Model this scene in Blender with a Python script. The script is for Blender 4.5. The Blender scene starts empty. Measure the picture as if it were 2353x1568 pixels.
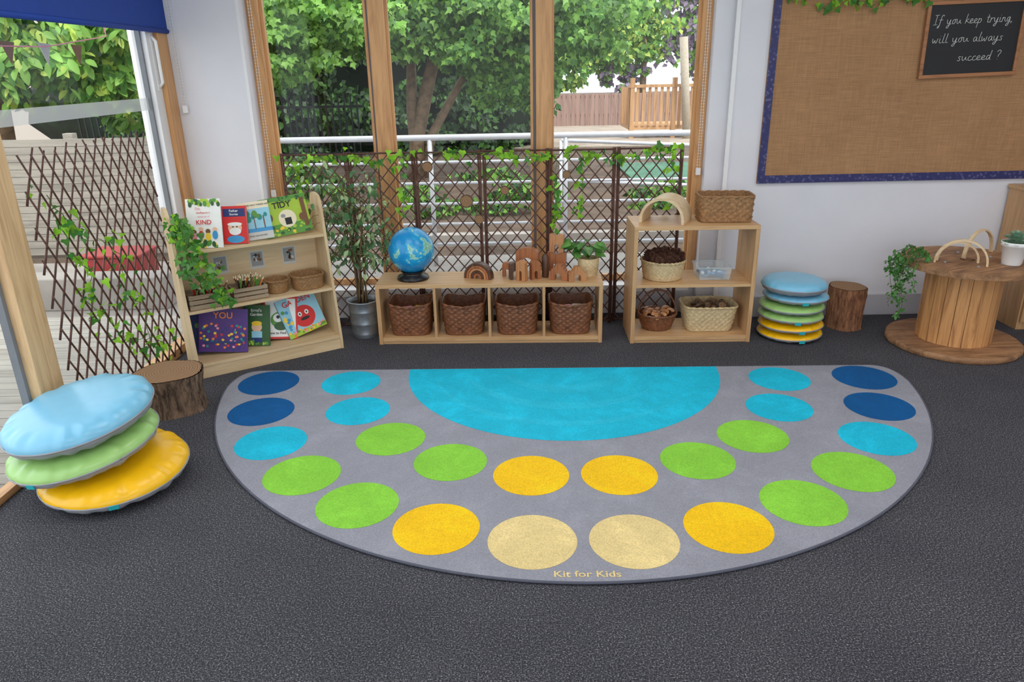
import bpy, math, random
from mathutils import Vector, Matrix
random.seed(7)
SC=bpy.context.scene
C=SC.collection
pi=math.pi
def lin(c):
    c=c/255.0
    return c/12.92 if c<=0.04045 else ((c+0.055)/1.055)**2.4
def S(r,g,b): return (lin(r),lin(g),lin(b),1.0)

# ------------------------------------------------------------ materials
def newmat(name):
    m=bpy.data.materials.new(name); m.use_nodes=True
    nt=m.node_tree; b=nt.nodes['Principled BSDF']
    return m,nt,b
def coords(nt,scale=(1,1,1)):
    tc=nt.nodes.new('ShaderNodeTexCoord'); mp=nt.nodes.new('ShaderNodeMapping')
    mp.inputs['Scale'].default_value=scale
    nt.links.new(tc.outputs['Object'],mp.inputs['Vector'])
    return mp.outputs['Vector']
def noise(nt,vec,scale,detail=3,rough=.5,dist=0):
    n=nt.nodes.new('ShaderNodeTexNoise'); n.inputs['Scale'].default_value=scale
    n.inputs['Detail'].default_value=detail; n.inputs['Roughness'].default_value=rough
    n.inputs['Distortion'].default_value=dist
    nt.links.new(vec,n.inputs['Vector']); return n.outputs['Fac']
def ramp(nt,fac,stops):
    r=nt.nodes.new('ShaderNodeValToRGB')
    el=r.color_ramp.elements
    while len(el)<len(stops): el.new(.5)
    for e,(p,c) in zip(el,stops): e.position=p; e.color=c
    nt.links.new(fac,r.inputs['Fac']); return r.outputs['Color']
def bump(nt,b,h,strength,dist=.002):
    n=nt.nodes.new('ShaderNodeBump'); n.inputs['Strength'].default_value=strength
    n.inputs['Distance'].default_value=dist
    nt.links.new(h,n.inputs['Height']); nt.links.new(n.outputs['Normal'],b.inputs['Normal'])
def sc(c,k): return (min(c[0]*k,1),min(c[1]*k,1),min(c[2]*k,1),1)
def mult(nt,a,b_):
    mm=nt.nodes.new('ShaderNodeMix'); mm.data_type='RGBA'; mm.blend_type='MULTIPLY'; mm.inputs[0].default_value=1
    nt.links.new(a,mm.inputs[6]); nt.links.new(b_,mm.inputs[7]); return mm.outputs[2]
def basic(name,c,rough=.6,metal=0,var=.12,scale=15,bs=0,bscale=150,coat=0,sheen=0,detail=3):
    m,nt,b=newmat(name)
    v=coords(nt)
    if var>0:
        f=noise(nt,v,scale,detail)
        nt.links.new(ramp(nt,f,[(.3,sc(c,1-var)),(.7,sc(c,1+var))]),b.inputs['Base Color'])
    else: b.inputs['Base Color'].default_value=c
    b.inputs['Roughness'].default_value=rough; b.inputs['Metallic'].default_value=metal
    if coat: b.inputs['Coat Weight'].default_value=coat; b.inputs['Coat Roughness'].default_value=.2
    if sheen: b.inputs['Sheen Weight'].default_value=sheen
    if bs: bump(nt,b,noise(nt,v,bscale,3),bs)
    return m
def wood(name,c1,c2,axis='X',rough=.5,scale=1,bs=.1):
    m,nt,b=newmat(name)
    s={'X':(2.0,26,26),'Y':(26,2.0,26),'Z':(26,26,2.0)}[axis]
    v=coords(nt,tuple(k*scale for k in s))
    f=noise(nt,v,1.0,6,.6,.6)
    nt.links.new(ramp(nt,f,[(.28,c1),(.55,c2),(.75,sc(c2,1.08))]),b.inputs['Base Color'])
    b.inputs['Roughness'].default_value=rough
    bump(nt,b,f,bs,.001)
    return m
def leafmat(name,c,var=.35,scale=9,trans=.25,rough=.5):
    m,nt,b=newmat(name); v=coords(nt)
    f=noise(nt,v,scale,2)
    col=ramp(nt,f,[(.3,sc(c,1-var)),(.7,sc(c,1+var))])
    nt.links.new(col,b.inputs['Base Color']); b.inputs['Roughness'].default_value=rough
    t=nt.nodes.new('ShaderNodeBsdfTranslucent'); nt.links.new(col,t.inputs['Color'])
    mx=nt.nodes.new('ShaderNodeMixShader'); mx.inputs[0].default_value=trans
    nt.links.new(b.outputs[0],mx.inputs[1]); nt.links.new(t.outputs[0],mx.inputs[2])
    nt.links.new(mx.outputs[0],nt.nodes['Material Output'].inputs['Surface'])
    return m

M={}
m,nt,b=newmat('carpet_charcoal'); v=coords(nt)
f1=noise(nt,v,170,4,.85); f2=noise(nt,v,2.2,4); f3=noise(nt,v,60,2,.7)
c1=ramp(nt,f1,[(.36,S(24,24,28)),(.49,S(58,58,63)),(.58,S(100,100,106)),(.66,S(196,195,200))])
c2=mult(nt,c1,ramp(nt,f2,[(.3,(.86,.86,.9,1)),(.7,(1.1,1.1,1.1,1))]))
c3=mult(nt,c2,ramp(nt,f3,[(.3,(.78,.78,.78,1)),(.65,(1.08,1.08,1.08,1))]))
nt.links.new(c3,b.inputs['Base Color']); b.inputs['Roughness'].default_value=.85
b.inputs['Specular IOR Level'].default_value=.2
w=nt.nodes.new('ShaderNodeTexWave'); w.inputs['Scale'].default_value=42; w.inputs['Distortion'].default_value=1.5; w.bands_direction='Y'
nt.links.new(v,w.inputs['Vector'])
ad=nt.nodes.new('ShaderNodeMath'); ad.operation='MULTIPLY_ADD'; ad.inputs[1].default_value=.35; nt.links.new(w.outputs['Fac'],ad.inputs[0]); nt.links.new(f1,ad.inputs[2])
bump(nt,b,ad.outputs[0],.3,.0015); M['carpet']=m
def rugmat(name,c,var=.1):
    m,nt,b=newmat(name); v=coords(nt)
    f=noise(nt,v,4,8,.75,.5); g=noise(nt,v,190,3,.7); h=noise(nt,v,(1.6),3,.5,.8)
    col=mult(nt,ramp(nt,f,[(.32,sc(c,1-var)),(.5,c),(.68,sc(c,1+var*2))]),ramp(nt,g,[(.35,(.78,.78,.78,1)),(.6,(1.08,1.08,1.08,1))]))
    nt.links.new(col,b.inputs['Base Color'])
    b.inputs['Roughness'].default_value=.7
    b.inputs['Specular IOR Level'].default_value=.22
    hh=nt.nodes.new('ShaderNodeMath'); hh.operation='MULTIPLY_ADD'; hh.inputs[1].default_value=9; nt.links.new(h,hh.inputs[0]); nt.links.new(g,hh.inputs[2])
    bump(nt,b,hh.outputs[0],.4,.004); return m
M['rug']=[rugmat('rug_grey',S(150,151,162),.08),rugmat('rug_turquoise',S(22,188,220),.11),rugmat('rug_green',S(138,206,66)),
          rugmat('rug_yellow',S(252,200,20)),rugmat('rug_sand',S(232,208,146)),rugmat('rug_navy',S(0,86,148)),rugmat('rug_turquoise_pale',S(36,192,223),.11)]
M['binding']=basic('rug_binding',S(84,86,100),.8)
M['wall']=basic('painted_plaster',S(224,224,231),.75,var=.03,scale=3,bs=.08,bscale=50,detail=6)
M['wallwarm']=basic('white_gloss_paint',S(236,236,238),.45,var=.02)
M['skirt']=basic('baseboard_paint',S(190,190,196),.5,var=.03)
M['ceiling']=basic('ceiling_paint',S(235,235,235),.9,var=0)
M['pineZ']=wood('window_pine_upright',S(172,118,72),S(214,162,108),'Z',.42)
M['pineX']=wood('window_pine_rail',S(172,118,72),S(214,162,108),'X',.42)
M['pineY']=wood('window_pine_sill',S(178,124,76),S(216,168,116),'Y',.45)
M['pinePZ']=wood('pale_pine_post',S(186,144,100),S(224,188,142),'Z',.5)
M['beechX']=wood('beech_board_x',S(184,142,98),S(206,166,120),'X',.42,1.4,.03)
M['beechZ']=wood('beech_board_z',S(176,134,90),S(202,160,114),'Z',.42,1.4,.03)
M['birchX']=wood('birch_ply_x',S(204,174,132),S(222,196,156),'X',.45,1,.03)
M['birchZ']=wood('birch_ply_z',S(200,170,128),S(220,194,154),'Z',.45,1,.03)
M['greywood']=wood('weathered_crate_wood',S(112,94,76),S(162,142,118),'X',.8,1.5,.3)
M['toy']=wood('toy_wood_brown',S(120,68,40),S(168,104,64),'Z',.4,2)
M['toy2']=wood('toy_wood_light',S(150,94,56),S(192,134,88),'Z',.4,2)
M['toyd']=wood('toy_wood_dark',S(54,34,26),S(92,60,44),'Z',.4,2)
M['toyp']=wood('toy_wood_pale',S(200,168,126),S(226,202,164),'X',.45,1.5,.03)
M['spool']=wood('spool_pine',S(146,92,50),S(216,158,100),'Z',.6,1)
m,nt,b=newmat('spool_disc_pine')
f=noise(nt,coords(nt,(3,20,20)),1.0,7,.7,.8); g=noise(nt,coords(nt),9,6,.7)
nt.links.new(mult(nt,ramp(nt,f,[(.28,S(104,72,50)),(.55,S(170,126,88)),(.75,S(196,156,116))]),ramp(nt,g,[(.3,(.62,.6,.58,1)),(.55,(1,1,1,1))])),b.inputs['Base Color'])
b.inputs['Roughness'].default_value=.65; bump(nt,b,f,.6,.003); M['spoolX']=m
M['gap']=basic('dark_gap',S(60,38,26),.9,var=0)
M['wdark']=basic('wicker_dark',S(126,80,54),.4,var=.4,scale=45)
M['wmid']=basic('wicker_natural',S(150,112,72),.6,var=.25,scale=70)
M['wlight']=basic('wicker_pale',S(206,182,140),.65,var=.2,scale=60)
M['sea']=basic('seagrass_brown',S(150,112,74),.7,var=.35,scale=60)
M['willow']=basic('willow_rod',S(88,56,46),.55,var=.35,scale=25)
M['vblue']=basic('vinyl_blue',S(122,190,222),.3,var=.03,coat=.15)
M['vgreen']=basic('vinyl_green',S(156,202,118),.33,var=.03,coat=.15)
M['vyellow']=basic('vinyl_yellow',S(250,192,10),.33,var=.03,coat=.15)
M['vgrey']=basic('vinyl_grey',S(150,151,158),.42,var=.05)
M['tag']=basic('turquoise_tag',S(30,165,175),.5,var=0)
m,nt,b=newmat('hessian'); v=coords(nt)
wv=[]
for d in ('X','Z'):
    w=nt.nodes.new('ShaderNodeTexWave'); w.bands_direction=d; w.inputs['Scale'].default_value=62; w.inputs['Distortion'].default_value=1.2; w.inputs['Detail'].default_value=2
    nt.links.new(v,w.inputs['Vector']); wv.append(w.outputs['Fac'])
ad=nt.nodes.new('ShaderNodeMath'); ad.operation='ADD'; nt.links.new(wv[0],ad.inputs[0]); nt.links.new(wv[1],ad.inputs[1])
vx=coords(nt,(6,6,150)); vz=coords(nt,(150,6,6))
fa=noise(nt,vx,1,3,.6); fb=noise(nt,vz,1,3,.6)
base=ramp(nt,ad.outputs[0],[(.2,S(142,104,72)),(1,S(180,138,98))])
col=mult(nt,base,ramp(nt,fa,[(.3,(.84,.84,.84,1)),(.7,(1.12,1.12,1.12,1))]))
col=mult(nt,col,ramp(nt,fb,[(.3,(.86,.86,.86,1)),(.7,(1.12,1.12,1.12,1))]))
col=mult(nt,col,ramp(nt,noise(nt,v,2.5,6,.7),[(.3,(.88,.87,.86,1)),(.7,(1.06,1.06,1.06,1))]))
nt.links.new(col,b.inputs['Base Color'])
b.inputs['Roughness'].default_value=.9; bump(nt,b,ad.outputs[0],.2,.002); M['hessian']=m
m,nt,b=newmat('ribbon_navy_floral'); v=coords(nt)
vo=nt.nodes.new('ShaderNodeTexVoronoi'); vo.inputs['Scale'].default_value=42; nt.links.new(v,vo.inputs['Vector'])
nt.links.new(ramp(nt,vo.outputs['Distance'],[(.15,S(104,100,132)),(.35,S(54,56,110)),(.6,S(40,42,96))]),b.inputs['Base Color'])
b.inputs['Roughness'].default_value=.5; M['ribbon']=m
M['chalkb']=basic('chalkboard_black',S(26,27,30),.6,var=.15,scale=8)
M['chalk']=basic('chalk_white',S(225,225,222),.9,var=0)
M['oakf']=wood('chalkboard_oak',S(130,84,52),S(168,114,74),'X',.4)
def barkmat(name,ca,cb_):
    m,nt,b=newmat(name); v=coords(nt,(1,1,.25))
    f=noise(nt,v,42,6,.7,.6)
    nt.links.new(ramp(nt,f,[(.36,ca),(.6,cb_),(.75,sc(cb_,1.25))]),b.inputs['Base Color']); b.inputs['Roughness'].default_value=.95
    bump(nt,b,f,1,.012); return m
M['bark']=barkmat('bark',S(58,44,36),S(142,116,94))
M['barkr']=barkmat('bark_reddish',S(100,62,42),S(166,116,82))
m,nt,b=newmat('log_endgrain'); v=coords(nt)
w=nt.nodes.new('ShaderNodeTexWave'); w.wave_type='RINGS'; w.rings_direction='Z'; w.inputs['Scale'].default_value=22; w.inputs['Distortion'].default_value=3; nt.links.new(v,w.inputs['Vector'])
nt.links.new(ramp(nt,w.outputs['Fac'],[(.2,S(126,94,66)),(.8,S(158,122,88))]),b.inputs['Base Color']); b.inputs['Roughness'].default_value=.85; M['endg']=m
M['galv']=basic('galvanised_steel',S(160,168,176),.38,metal=.7,var=.15,scale=30)
M['soil']=basic('soil',S(52,38,28),.95,var=.4,scale=60)
M['black']=basic('black_plastic',S(20,20,22),.3,var=0)
M['white']=basic('white_ceramic',S(240,240,240),.3,var=0)
M['whitem']=basic('white_painted_metal',S(216,218,224),.4,var=.03)
M['railm']=basic('galvanised_rail',S(200,202,208),.4,metal=.1,var=.06)
M['grey']=basic('grey_gasket',S(120,124,130),.5,var=.05)
M['blind']=basic('royal_blue_fabric',S(26,66,156),.8,var=.05,bs=.1)
M['ivy']=leafmat('ivy_leaf',S(138,194,50),.4,12,.35)
M['ivyd']=leafmat('ivy_leaf_dark',S(72,134,50),.35,12,.2)
M['fic']=leafmat('ficus_leaf',S(82,124,78),.4,14,.25,.3)
M['ficl']=leafmat('ficus_leaf_pale',S(168,194,138),.3,14,.3,.3)
M['pot']=leafmat('pothos_leaf',S(100,156,72),.3,14,.2,.35)
M['succ']=leafmat('succulent_leaf',S(140,178,150),.15,14,.1)
M['stem']=basic('plant_stem',S(110,88,58),.8,var=.3,scale=30)
M['stemg']=basic('green_stem',S(88,110,50),.7,var=.2)
m,nt,b=newmat('globe_map'); v=coords(nt)
f=noise(nt,v,7.5,6,.62,.4)
nt.links.new(ramp(nt,f,[(.44,S(24,140,204)),(.555,S(44,168,218)),(.562,S(176,216,204)),(.62,S(104,186,160)),(.74,S(210,196,130))]),b.inputs['Base Color'])
b.inputs['Roughness'].default_value=.25; M['globe']=m
def glassmat(name,refl=.02,tint=(.96,.98,.975,1)):
    m=bpy.data.materials.new(name); m.use_nodes=True; nt=m.node_tree; nt.nodes.clear()
    o=nt.nodes.new('ShaderNodeOutputMaterial'); t=nt.nodes.new('ShaderNodeBsdfTransparent'); t.inputs[0].default_value=tint
    g=nt.nodes.new('ShaderNodeBsdfGlossy'); g.inputs['Roughness'].default_value=.02
    mx=nt.nodes.new('ShaderNodeMixShader'); mx.inputs[0].default_value=refl
    nt.links.new(t.outputs[0],mx.inputs[1]); nt.links.new(g.outputs[0],mx.inputs[2]); nt.links.new(mx.outputs[0],o.inputs[0]); return m
M['glass']=glassmat('window_glass')
m=bpy.data.materials.new('frosted_film'); m.use_nodes=True; nt=m.node_tree; b=nt.nodes['Principled BSDF']; b.inputs['Base Color'].default_value=S(235,240,242); b.inputs['Alpha'].default_value=.6; b.inputs['Roughness'].default_value=.7; M['frost']=m
m=bpy.data.materials.new('clear_plastic'); m.use_nodes=True; b=m.node_tree.nodes['Principled BSDF']; b.inputs['Base Color'].default_value=S(225,235,240); b.inputs['Alpha'].default_value=.35; b.inputs['Roughness'].default_value=.15; M['clear']=m
def flat(name,r,g,b_,rough=.5): return basic(name,S(r,g,b_),rough,var=.04)
P={k:flat('print_'+k,*v) for k,v in dict(white=(240,240,236),cream=(238,226,196),red=(210,42,40),pink=(240,150,170),purple=(74,38,120),
   navy=(30,50,110),blue=(60,150,205),sky=(150,205,225),green=(90,150,60),dgreen=(50,92,48),lime=(170,200,60),yellow=(245,205,50),orange=(235,130,40),
   brown=(120,80,50),skin=(235,190,160),black=(25,25,28),grey=(150,150,150),lgrey=(200,200,196),teal=(30,140,130),dullred=(158,52,52)).items()}

# ------------------------------------------------------------ mesh builder
class MB:
    def __init__(s): s.v=[];s.f=[];s.m=[];s.sm=[]
    def add(s,vs,fs,mi=0,sm=False,X=None):
        o=len(s.v)
        if X is not None: vs=[X@Vector(p) for p in vs]
        s.v.extend([tuple(p) for p in vs])
        for f in fs: s.f.append(tuple(i+o for i in f)); s.m.append(mi); s.sm.append(sm)
        return s
    def box(s,lo,hi,mi=0,X=None):
        x0,y0,z0=lo;x1,y1,z1=hi
        return s.add([(x0,y0,z0),(x1,y0,z0),(x1,y1,z0),(x0,y1,z0),(x0,y0,z1),(x1,y0,z1),(x1,y1,z1),(x0,y1,z1)],
            [(0,3,2,1),(4,5,6,7),(0,1,5,4),(1,2,6,5),(2,3,7,6),(3,0,4,7)],mi,False,X)
    def prism(s,poly,a,b,plane='XZ',mi=0,X=None,sm=False):
        n=len(poly)
        def P3(p,d):
            return (p[0],d,p[1]) if plane=='XZ' else ((d,p[0],p[1]) if plane=='YZ' else (p[0],p[1],d))
        vs=[P3(p,a) for p in poly]+[P3(p,b) for p in poly]
        s.add(vs,[tuple(range(n-1,-1,-1)),tuple(range(n,2*n))],mi,False,X)
        s.add(vs,[(i,(i+1)%n,n+(i+1)%n,n+i) for i in range(n)],mi,sm,X)
        return s
    def lathe(s,prof,n=32,mi=0,X=None,sm=True,cap0=True,cap1=True,fn=None):
        vs=[]
        for (r,z) in prof:
            for i in range(n):
                a=2*pi*i/n; rr=r if fn is None else fn(r,z,a)
                vs.append((rr*math.cos(a),rr*math.sin(a),z))
        fs=[]
        for j in range(len(prof)-1):
            for i in range(n):
                k=(i+1)%n
                fs.append((j*n+i,j*n+k,(j+1)*n+k,(j+1)*n+i))
        s.add(vs,fs,mi,sm,X)
        if cap0: s.add(vs[:n],[tuple(range(n-1,-1,-1))],mi,False,X)
        if cap1: s.add(vs[-n:],[tuple(range(n))],mi,False,X)
        return s
    def tube(s,pts,r,n=6,mi=0,closed=False,X=None,sm=True):
        pts=[Vector(p) for p in pts]; N=len(pts); vs=[]
        prev=None
        for i,p in enumerate(pts):
            if closed: t=pts[(i+1)%N]-pts[i-1]
            else: t=pts[min(i+1,N-1)]-pts[max(i-1,0)]
            if t.length<1e-9: t=Vector((0,0,1))
            t.normalize()
            if prev is None:
                u=t.orthogonal().normalized()
            else:
                u=prev-t*prev.dot(t)
                if u.length<1e-6: u=t.orthogonal()
                u.normalize()
            prev=u; w=t.cross(u)
            rr=r[i] if isinstance(r,(list,tuple)) else r
            for k in range(n):
                a=2*pi*k/n
                vs.append(p+u*(rr*math.cos(a))+w*(rr*math.sin(a)))
        fs=[]
        for i in range(N if closed else N-1):
            j=(i+1)%N
            for k in range(n):
                l=(k+1)%n
                fs.append((i*n+k,i*n+l,j*n+l,j*n+k))
        if not closed: fs+= [tuple(range(n-1,-1,-1)),tuple(range((N-1)*n,N*n))]
        return s.add(vs,fs,mi,sm,X)
    def sphere(s,c,r,n=12,mi=0,X=None,sq=1):
        prof=[]
        k=max(4,n//2)
        for j in range(k+1):
            a=-pi/2+pi*j/k
            prof.append((max(r*math.cos(a),1e-5),r*sq*math.sin(a)))
        T=Matrix.Translation(c)
        if X is not None: T=X@T
        return s.lathe(prof,n,mi,T,True,False,False)
def mk(name,mb,mats,parent=None,X=None,label=None,cat=None,kind=None,group=None,bevel=0,sub=0):
    me=bpy.data.meshes.new(name); me.from_pydata(mb.v,[],mb.f)
    if not isinstance(mats,(list,tuple)): mats=[mats]
    for mt in mats: me.materials.append(mt)
    me.polygons.foreach_set('material_index',mb.m); me.polygons.foreach_set('use_smooth',mb.sm); me.update()
    o=bpy.data.objects.new(name,me); C.objects.link(o)
    if X is not None: o.matrix_basis=X
    if parent: o.parent=parent
    tagp(o,label,cat,kind,group)
    if bevel:
        b=o.modifiers.new('bevel','BEVEL'); b.width=bevel; b.segments=2; b.limit_method='ANGLE'
    if sub:
        b=o.modifiers.new('sub','SUBSURF'); b.levels=sub; b.render_levels=sub
    return o
def tagp(o,label=None,cat=None,kind=None,group=None):
    if label: o['label']=label
    if cat: o['category']=cat
    if kind: o['kind']=kind
    if group: o['group']=group
def emp(name,X,label,cat,kind=None,group=None):
    o=bpy.data.objects.new(name,None); o.empty_display_size=.1; C.objects.link(o); o.matrix_basis=X
    tagp(o,label,cat,kind,group); return o
def dup(o,parent=None,X=None):
    ch=list(o.children); n=o.copy(); C.objects.link(n)
    if parent: n.parent=parent
    if X is not None: n.matrix_basis=X
    for c in ch: dup(c,n)
    return n
def T(x,y,z=0,rz=0,rx=0,ry=0):
    return Matrix.Translation((x,y,z))@Matrix.Rotation(rz,4,'Z')@Matrix.Rotation(ry,4,'Y')@Matrix.Rotation(rx,4,'X')
R=math.radians
_tc={}
def textmesh(t,size=1,shear=0,off=0):
    k=(t,shear,off)
    if k not in _tc:
        cu=bpy.data.curves.new('t','FONT'); cu.body=t; cu.size=1; cu.align_x='CENTER'; cu.align_y='CENTER'; cu.shear=shear; cu.offset=off; cu.resolution_u=4
        ob=bpy.data.objects.new('t',cu); C.objects.link(ob); bpy.context.view_layer.update()
        me=bpy.data.meshes.new_from_object(ob.evaluated_get(bpy.context.evaluated_depsgraph_get()))
        _tc[k]=([tuple(v.co) for v in me.vertices],[tuple(p.vertices) for p in me.polygons])
        bpy.data.objects.remove(ob); bpy.data.meshes.remove(me)
    vs,fs=_tc[k]
    return [(v[0]*size,v[1]*size,0) for v in vs],fs

# ------------------------------------------------------------ room shell
mk('floor',MB().box((-2.36,-3,-.12),(4.6,5.6,0)),M['carpet'],kind='structure',label='dark charcoal grey ribbed loop pile carpet floor')
mk('ceiling',MB().box((-2.7,-3,2.9),(4.75,5.8,3.0)),M['ceiling'],kind='structure',label='plain white ceiling')
wb=MB()
wb.box((-2.36,5.25,0),(-1.745,5.62,2.9)); wb.box((-1.745,5.40,0),(1.40,5.62,.20)); wb.box((-1.745,5.25,2.62),(1.40,5.62,2.9))
wb.box((1.40,5.31,0),(1.53,5.62,2.9)); wb.box((1.53,5.25,0),(4.75,5.62,2.9))
mk('wall_back',wb,M['wall'],kind='structure',label='white painted plaster wall around the tall window')
mk('wall_right',MB().box((4.6,-3,0),(4.75,5.25,2.9)),M['wall'],kind='structure',label='white painted plaster side wall')
mk('wall_left',MB().box((-2.42,-3,2.45),(-2.24,5.25,2.9)).box((-2.42,-3,0),(-2.24,1.2,2.45)),M['wall'],kind='structure',label='white plaster wall above the glazed doors')
mk('baseboard_back',MB().box((1.53,5.232,0),(4.6,5.25,.16)).box((1.40,5.295,0),(1.53,5.31,.16)),M['skirt'],kind='structure',bevel=.003,label='pale grey painted baseboard')
mk('trim_1',MB().box((1.515,5.235,.16),(1.545,5.25,2.9)),M['wallwarm'],kind='structure',bevel=.003,label='white vertical corner trim')
win=emp('window_1',T(0,5.45,0),'tall timber-framed window with three clear panes','window','structure')
fr=MB()
fr.box((-1.745,-.06,.20),(-1.665,.06,2.62)).box((1.335,-.06,.20),(1.40,.06,2.62))
mk('jamb',fr,M['pineZ'],win,bevel=.003)
mk('head_rail',MB().box((-1.665,-.06,2.54),(1.335,.06,2.62)),M['pineX'],win,bevel=.003)
mk('sill',MB().box((-1.665,-.16,.20),(1.335,.06,.255)),M['wallwarm'],win,bevel=.004,label='white painted window sill')
for mx in (-.877,.256):
    mk('mullion',MB().box((mx-.055,-.07,.255),(mx+.055,.06,2.54)),M['pineZ'],win,bevel=.003)
    mk('gasket',MB().box((mx-.075,-.01,.255),(mx-.0555,.03,2.54)),M['grey'],win)
for a,b_ in ((-1.665,-.952),(-.822,.181),(.311,1.335)):
    g=MB(); g.add([(a,0,.255),(b_,0,.255),(b_,0,2.54),(a,0,2.54)],[(0,1,2,3)])
    mk('window_pane',g,M['glass'],win)
    e=MB().box((a,-.02,.255),(a+.018,.02,2.54)).box((b_-.018,-.02,.255),(b_,.02,2.54)).box((a,-.02,.255),(b_,.02,.30))
    mk('glazing_bead',e,M['pineZ'],win)
mk('trim_2',MB().box((-1.765,5.245,0.2),(-1.7455,5.385,2.62)),M['wallwarm'],kind='structure',label='white painted window reveal lining')
# left glazed wall
PN=3.375
wl=emp('window_2',T(-2.30,0,0),'floor to ceiling glazed panel with pine frame','window','structure')
mk('post',MB().box((-.05,PN-.18,0),(.05,PN,2.45)),M['pinePZ'],wl,bevel=.004)
mk('jamb',MB().box((-.05,5.11,0),(.06,5.248,2.45)),M['pineZ'],wl,bevel=.004)
mk('sash_stile',MB().box((-.06,5.0,.03),(.03,5.108,2.45)),M['wallwarm'],wl,bevel=.004,label='white painted stile')
mk('gasket',MB().box((-.03,4.98,.03),(0,4.998,2.45)).box((-.035,PN-.205,.03),(.0,PN-.182,2.45)),M['grey'],wl)
mk('bottom_rail',MB().box((-.05,PN,0),(.04,5.0,.06)),M['pineY'],wl,bevel=.003)
g=MB(); g.add([(0-.02,PN,.06),(-.02,5.0,.06),(-.02,5.0,2.45),(-.02,PN,2.45)],[(0,1,2,3)]); mk('window_pane',g,M['glass'],wl)
g=MB(); g.add([(-.018,PN,1.585),(-.018,4.98,1.585),(-.018,4.98,1.66),(-.018,PN,1.66)],[(0,1,2,3)]); mk('frosted_band',g,M['frost'],wl)
mk('handle',MB().tube([(.035,5.06,1.72),(.06,5.06,1.75),(.06,5.06,2.0),(.035,5.06,2.03)],.011,8).box((.025,5.045,1.70),(.037,5.075,2.05)),M['white'],wl,label='white door pull')
dr=emp('door_1',T(-2.30,0,0),'glazed patio door with timber threshold','door','structure')
g=MB(); g.add([(-.03,1.3,.06),(-.03,PN-.205,.06),(-.03,PN-.205,2.45),(-.03,1.3,2.45)],[(0,1,2,3)]); mk('door_glass',g,M['glass'],dr)
mk('threshold',MB().box((-.06,1.2,0),(-.005,PN-.18,.035)),M['pineY'],dr,bevel=.004)
mk('stile',MB().box((-.05,1.2,.035),(.05,1.3,2.45)),M['pineZ'],dr,bevel=.004)
bl=emp('roller_blind',T(-2.235,PN,2.05),'royal blue fabric roller blind partly lowered over glazing','blind')
mk('fabric',MB().box((0,0,.03),(.006,1.865,.40)),M['blind'],bl)
mk('bottom_bar',MB().tube([(.003,0,.015),(.003,1.865,.015)],.015,10),M['blind'],bl)
def chain(x,y,z0,z1,lab):
    c=emp('blind_chain',T(x,y,z0),lab,'blind chain')
    mb=MB()
    for k in (-.008,.008):
        n=int((z1-z0)/.02)
        for i in range(n): mb.sphere((k,0,.03+i*.02),.0042,6)
        mb.tube([(k,0,.02),(k,0,z1-z0)],.0012,4)
    mk('bead_string',mb,M['white'],c)
    mk('tensioner',MB().box((-.016,-.012,0),(.016,.012,.05)),M['white'],c,bevel=.003)
chain(-2.19,5.225,1.55,2.45,'white beaded blind chain hanging on the white wall')
chain(-1.71,5.36,.95,2.6,'white beaded blind chain beside the timber window jamb')
chain(1.365,5.36,1.05,2.6,'white beaded blind chain at the window edge with tensioner')

# ------------------------------------------------------------ rug
r=2.062
RX=T(.315,4.28,0,R(-1.4))
out=[]
a0=R(187);a1=R(353)
p0=Vector((r*math.cos(a0),r*math.sin(a0)));pc=Vector((-r*.998,.0));p1=Vector((-r+.15,0))
def bez(a,b,c,n): return [((1-t)**2*a+2*t*(1-t)*b+t*t*c) for t in [i/n for i in range(n+1)]]
out+=list(reversed(bez(p0,pc,p1,8)))
for i in range(1,120):
    a=a0+(a1-a0)*i/120; out.append(Vector((r*math.cos(a),r*math.sin(a))))
q0=Vector((r*math.cos(a1),r*math.sin(a1)))
out+=bez(q0,Vector((r*.998,0)),Vector((r-.15,0)),8)
out=[(p.x,p.y) for p in out]
rug=emp('rug',RX,'semicircular grey rug with rings of coloured dots','rug')
mb=MB(); mb.prism(out,0.001,.012,'XY')
def disc(cx,cy,rr,z,mi,n=48,a0=0,a1=2*pi):
    mb.add([(cx+rr*math.cos(a0+(a1-a0)*i/n),cy+rr*math.sin(a0+(a1-a0)*i/n),z) for i in range(n+(1 if a1-a0<6 else 0))],
           [tuple(range(n+(1 if a1-a0<6 else 0)))],mi)
disc(0,-.004,.965,.0127,1,72,pi,2*pi)
def band(rr,wd_,b0,b1):
    n=40; vs=[]
    for i in range(n+1):
        a=b0+(b1-b0)*i/n; w_=wd_*math.sin(pi*i/n)
        vs+=[(rr*math.cos(a),rr*math.sin(a)-.004,.0130),((rr-w_-.0005)*math.cos(a),(rr-w_-.0005)*math.sin(a)-.004,.0130)]
    mb.add(vs,[(2*i,2*i+2,2*i+3,2*i+1) for i in range(n)],6)
band(.80,.06,R(190),R(330)); band(.60,.09,R(190),R(330)); band(.38,.12,R(195),R(340))
for k,cl in enumerate([4,3,2,2,1,5,5]):
    for sgn in (-1,1):
        a=R(6.45+12.9*k); disc(sgn*1.82*math.sin(a),-1.82*math.cos(a),.181,.0127,cl)
for k,cl in enumerate([3,2,2,1,1]):
    for sgn in (-1,1):
        a=R(9+18*k); disc(sgn*1.315*math.sin(a),-1.315*math.cos(a),.178,.0127,cl)
vs,fs=textmesh('Kit for Kids',.050,0,.014)
mb.add(vs,fs,4,False,T(.0,-2.018,.0132)@Matrix.Scale(1.08,4,(1,0,0)))
mk('rug_pile',mb,M['rug'],rug)
mk('binding',MB().tube([(x,y,.008) for x,y in out],.006,6,closed=True),M['binding'],rug,label='dark stitched edge binding')

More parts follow.
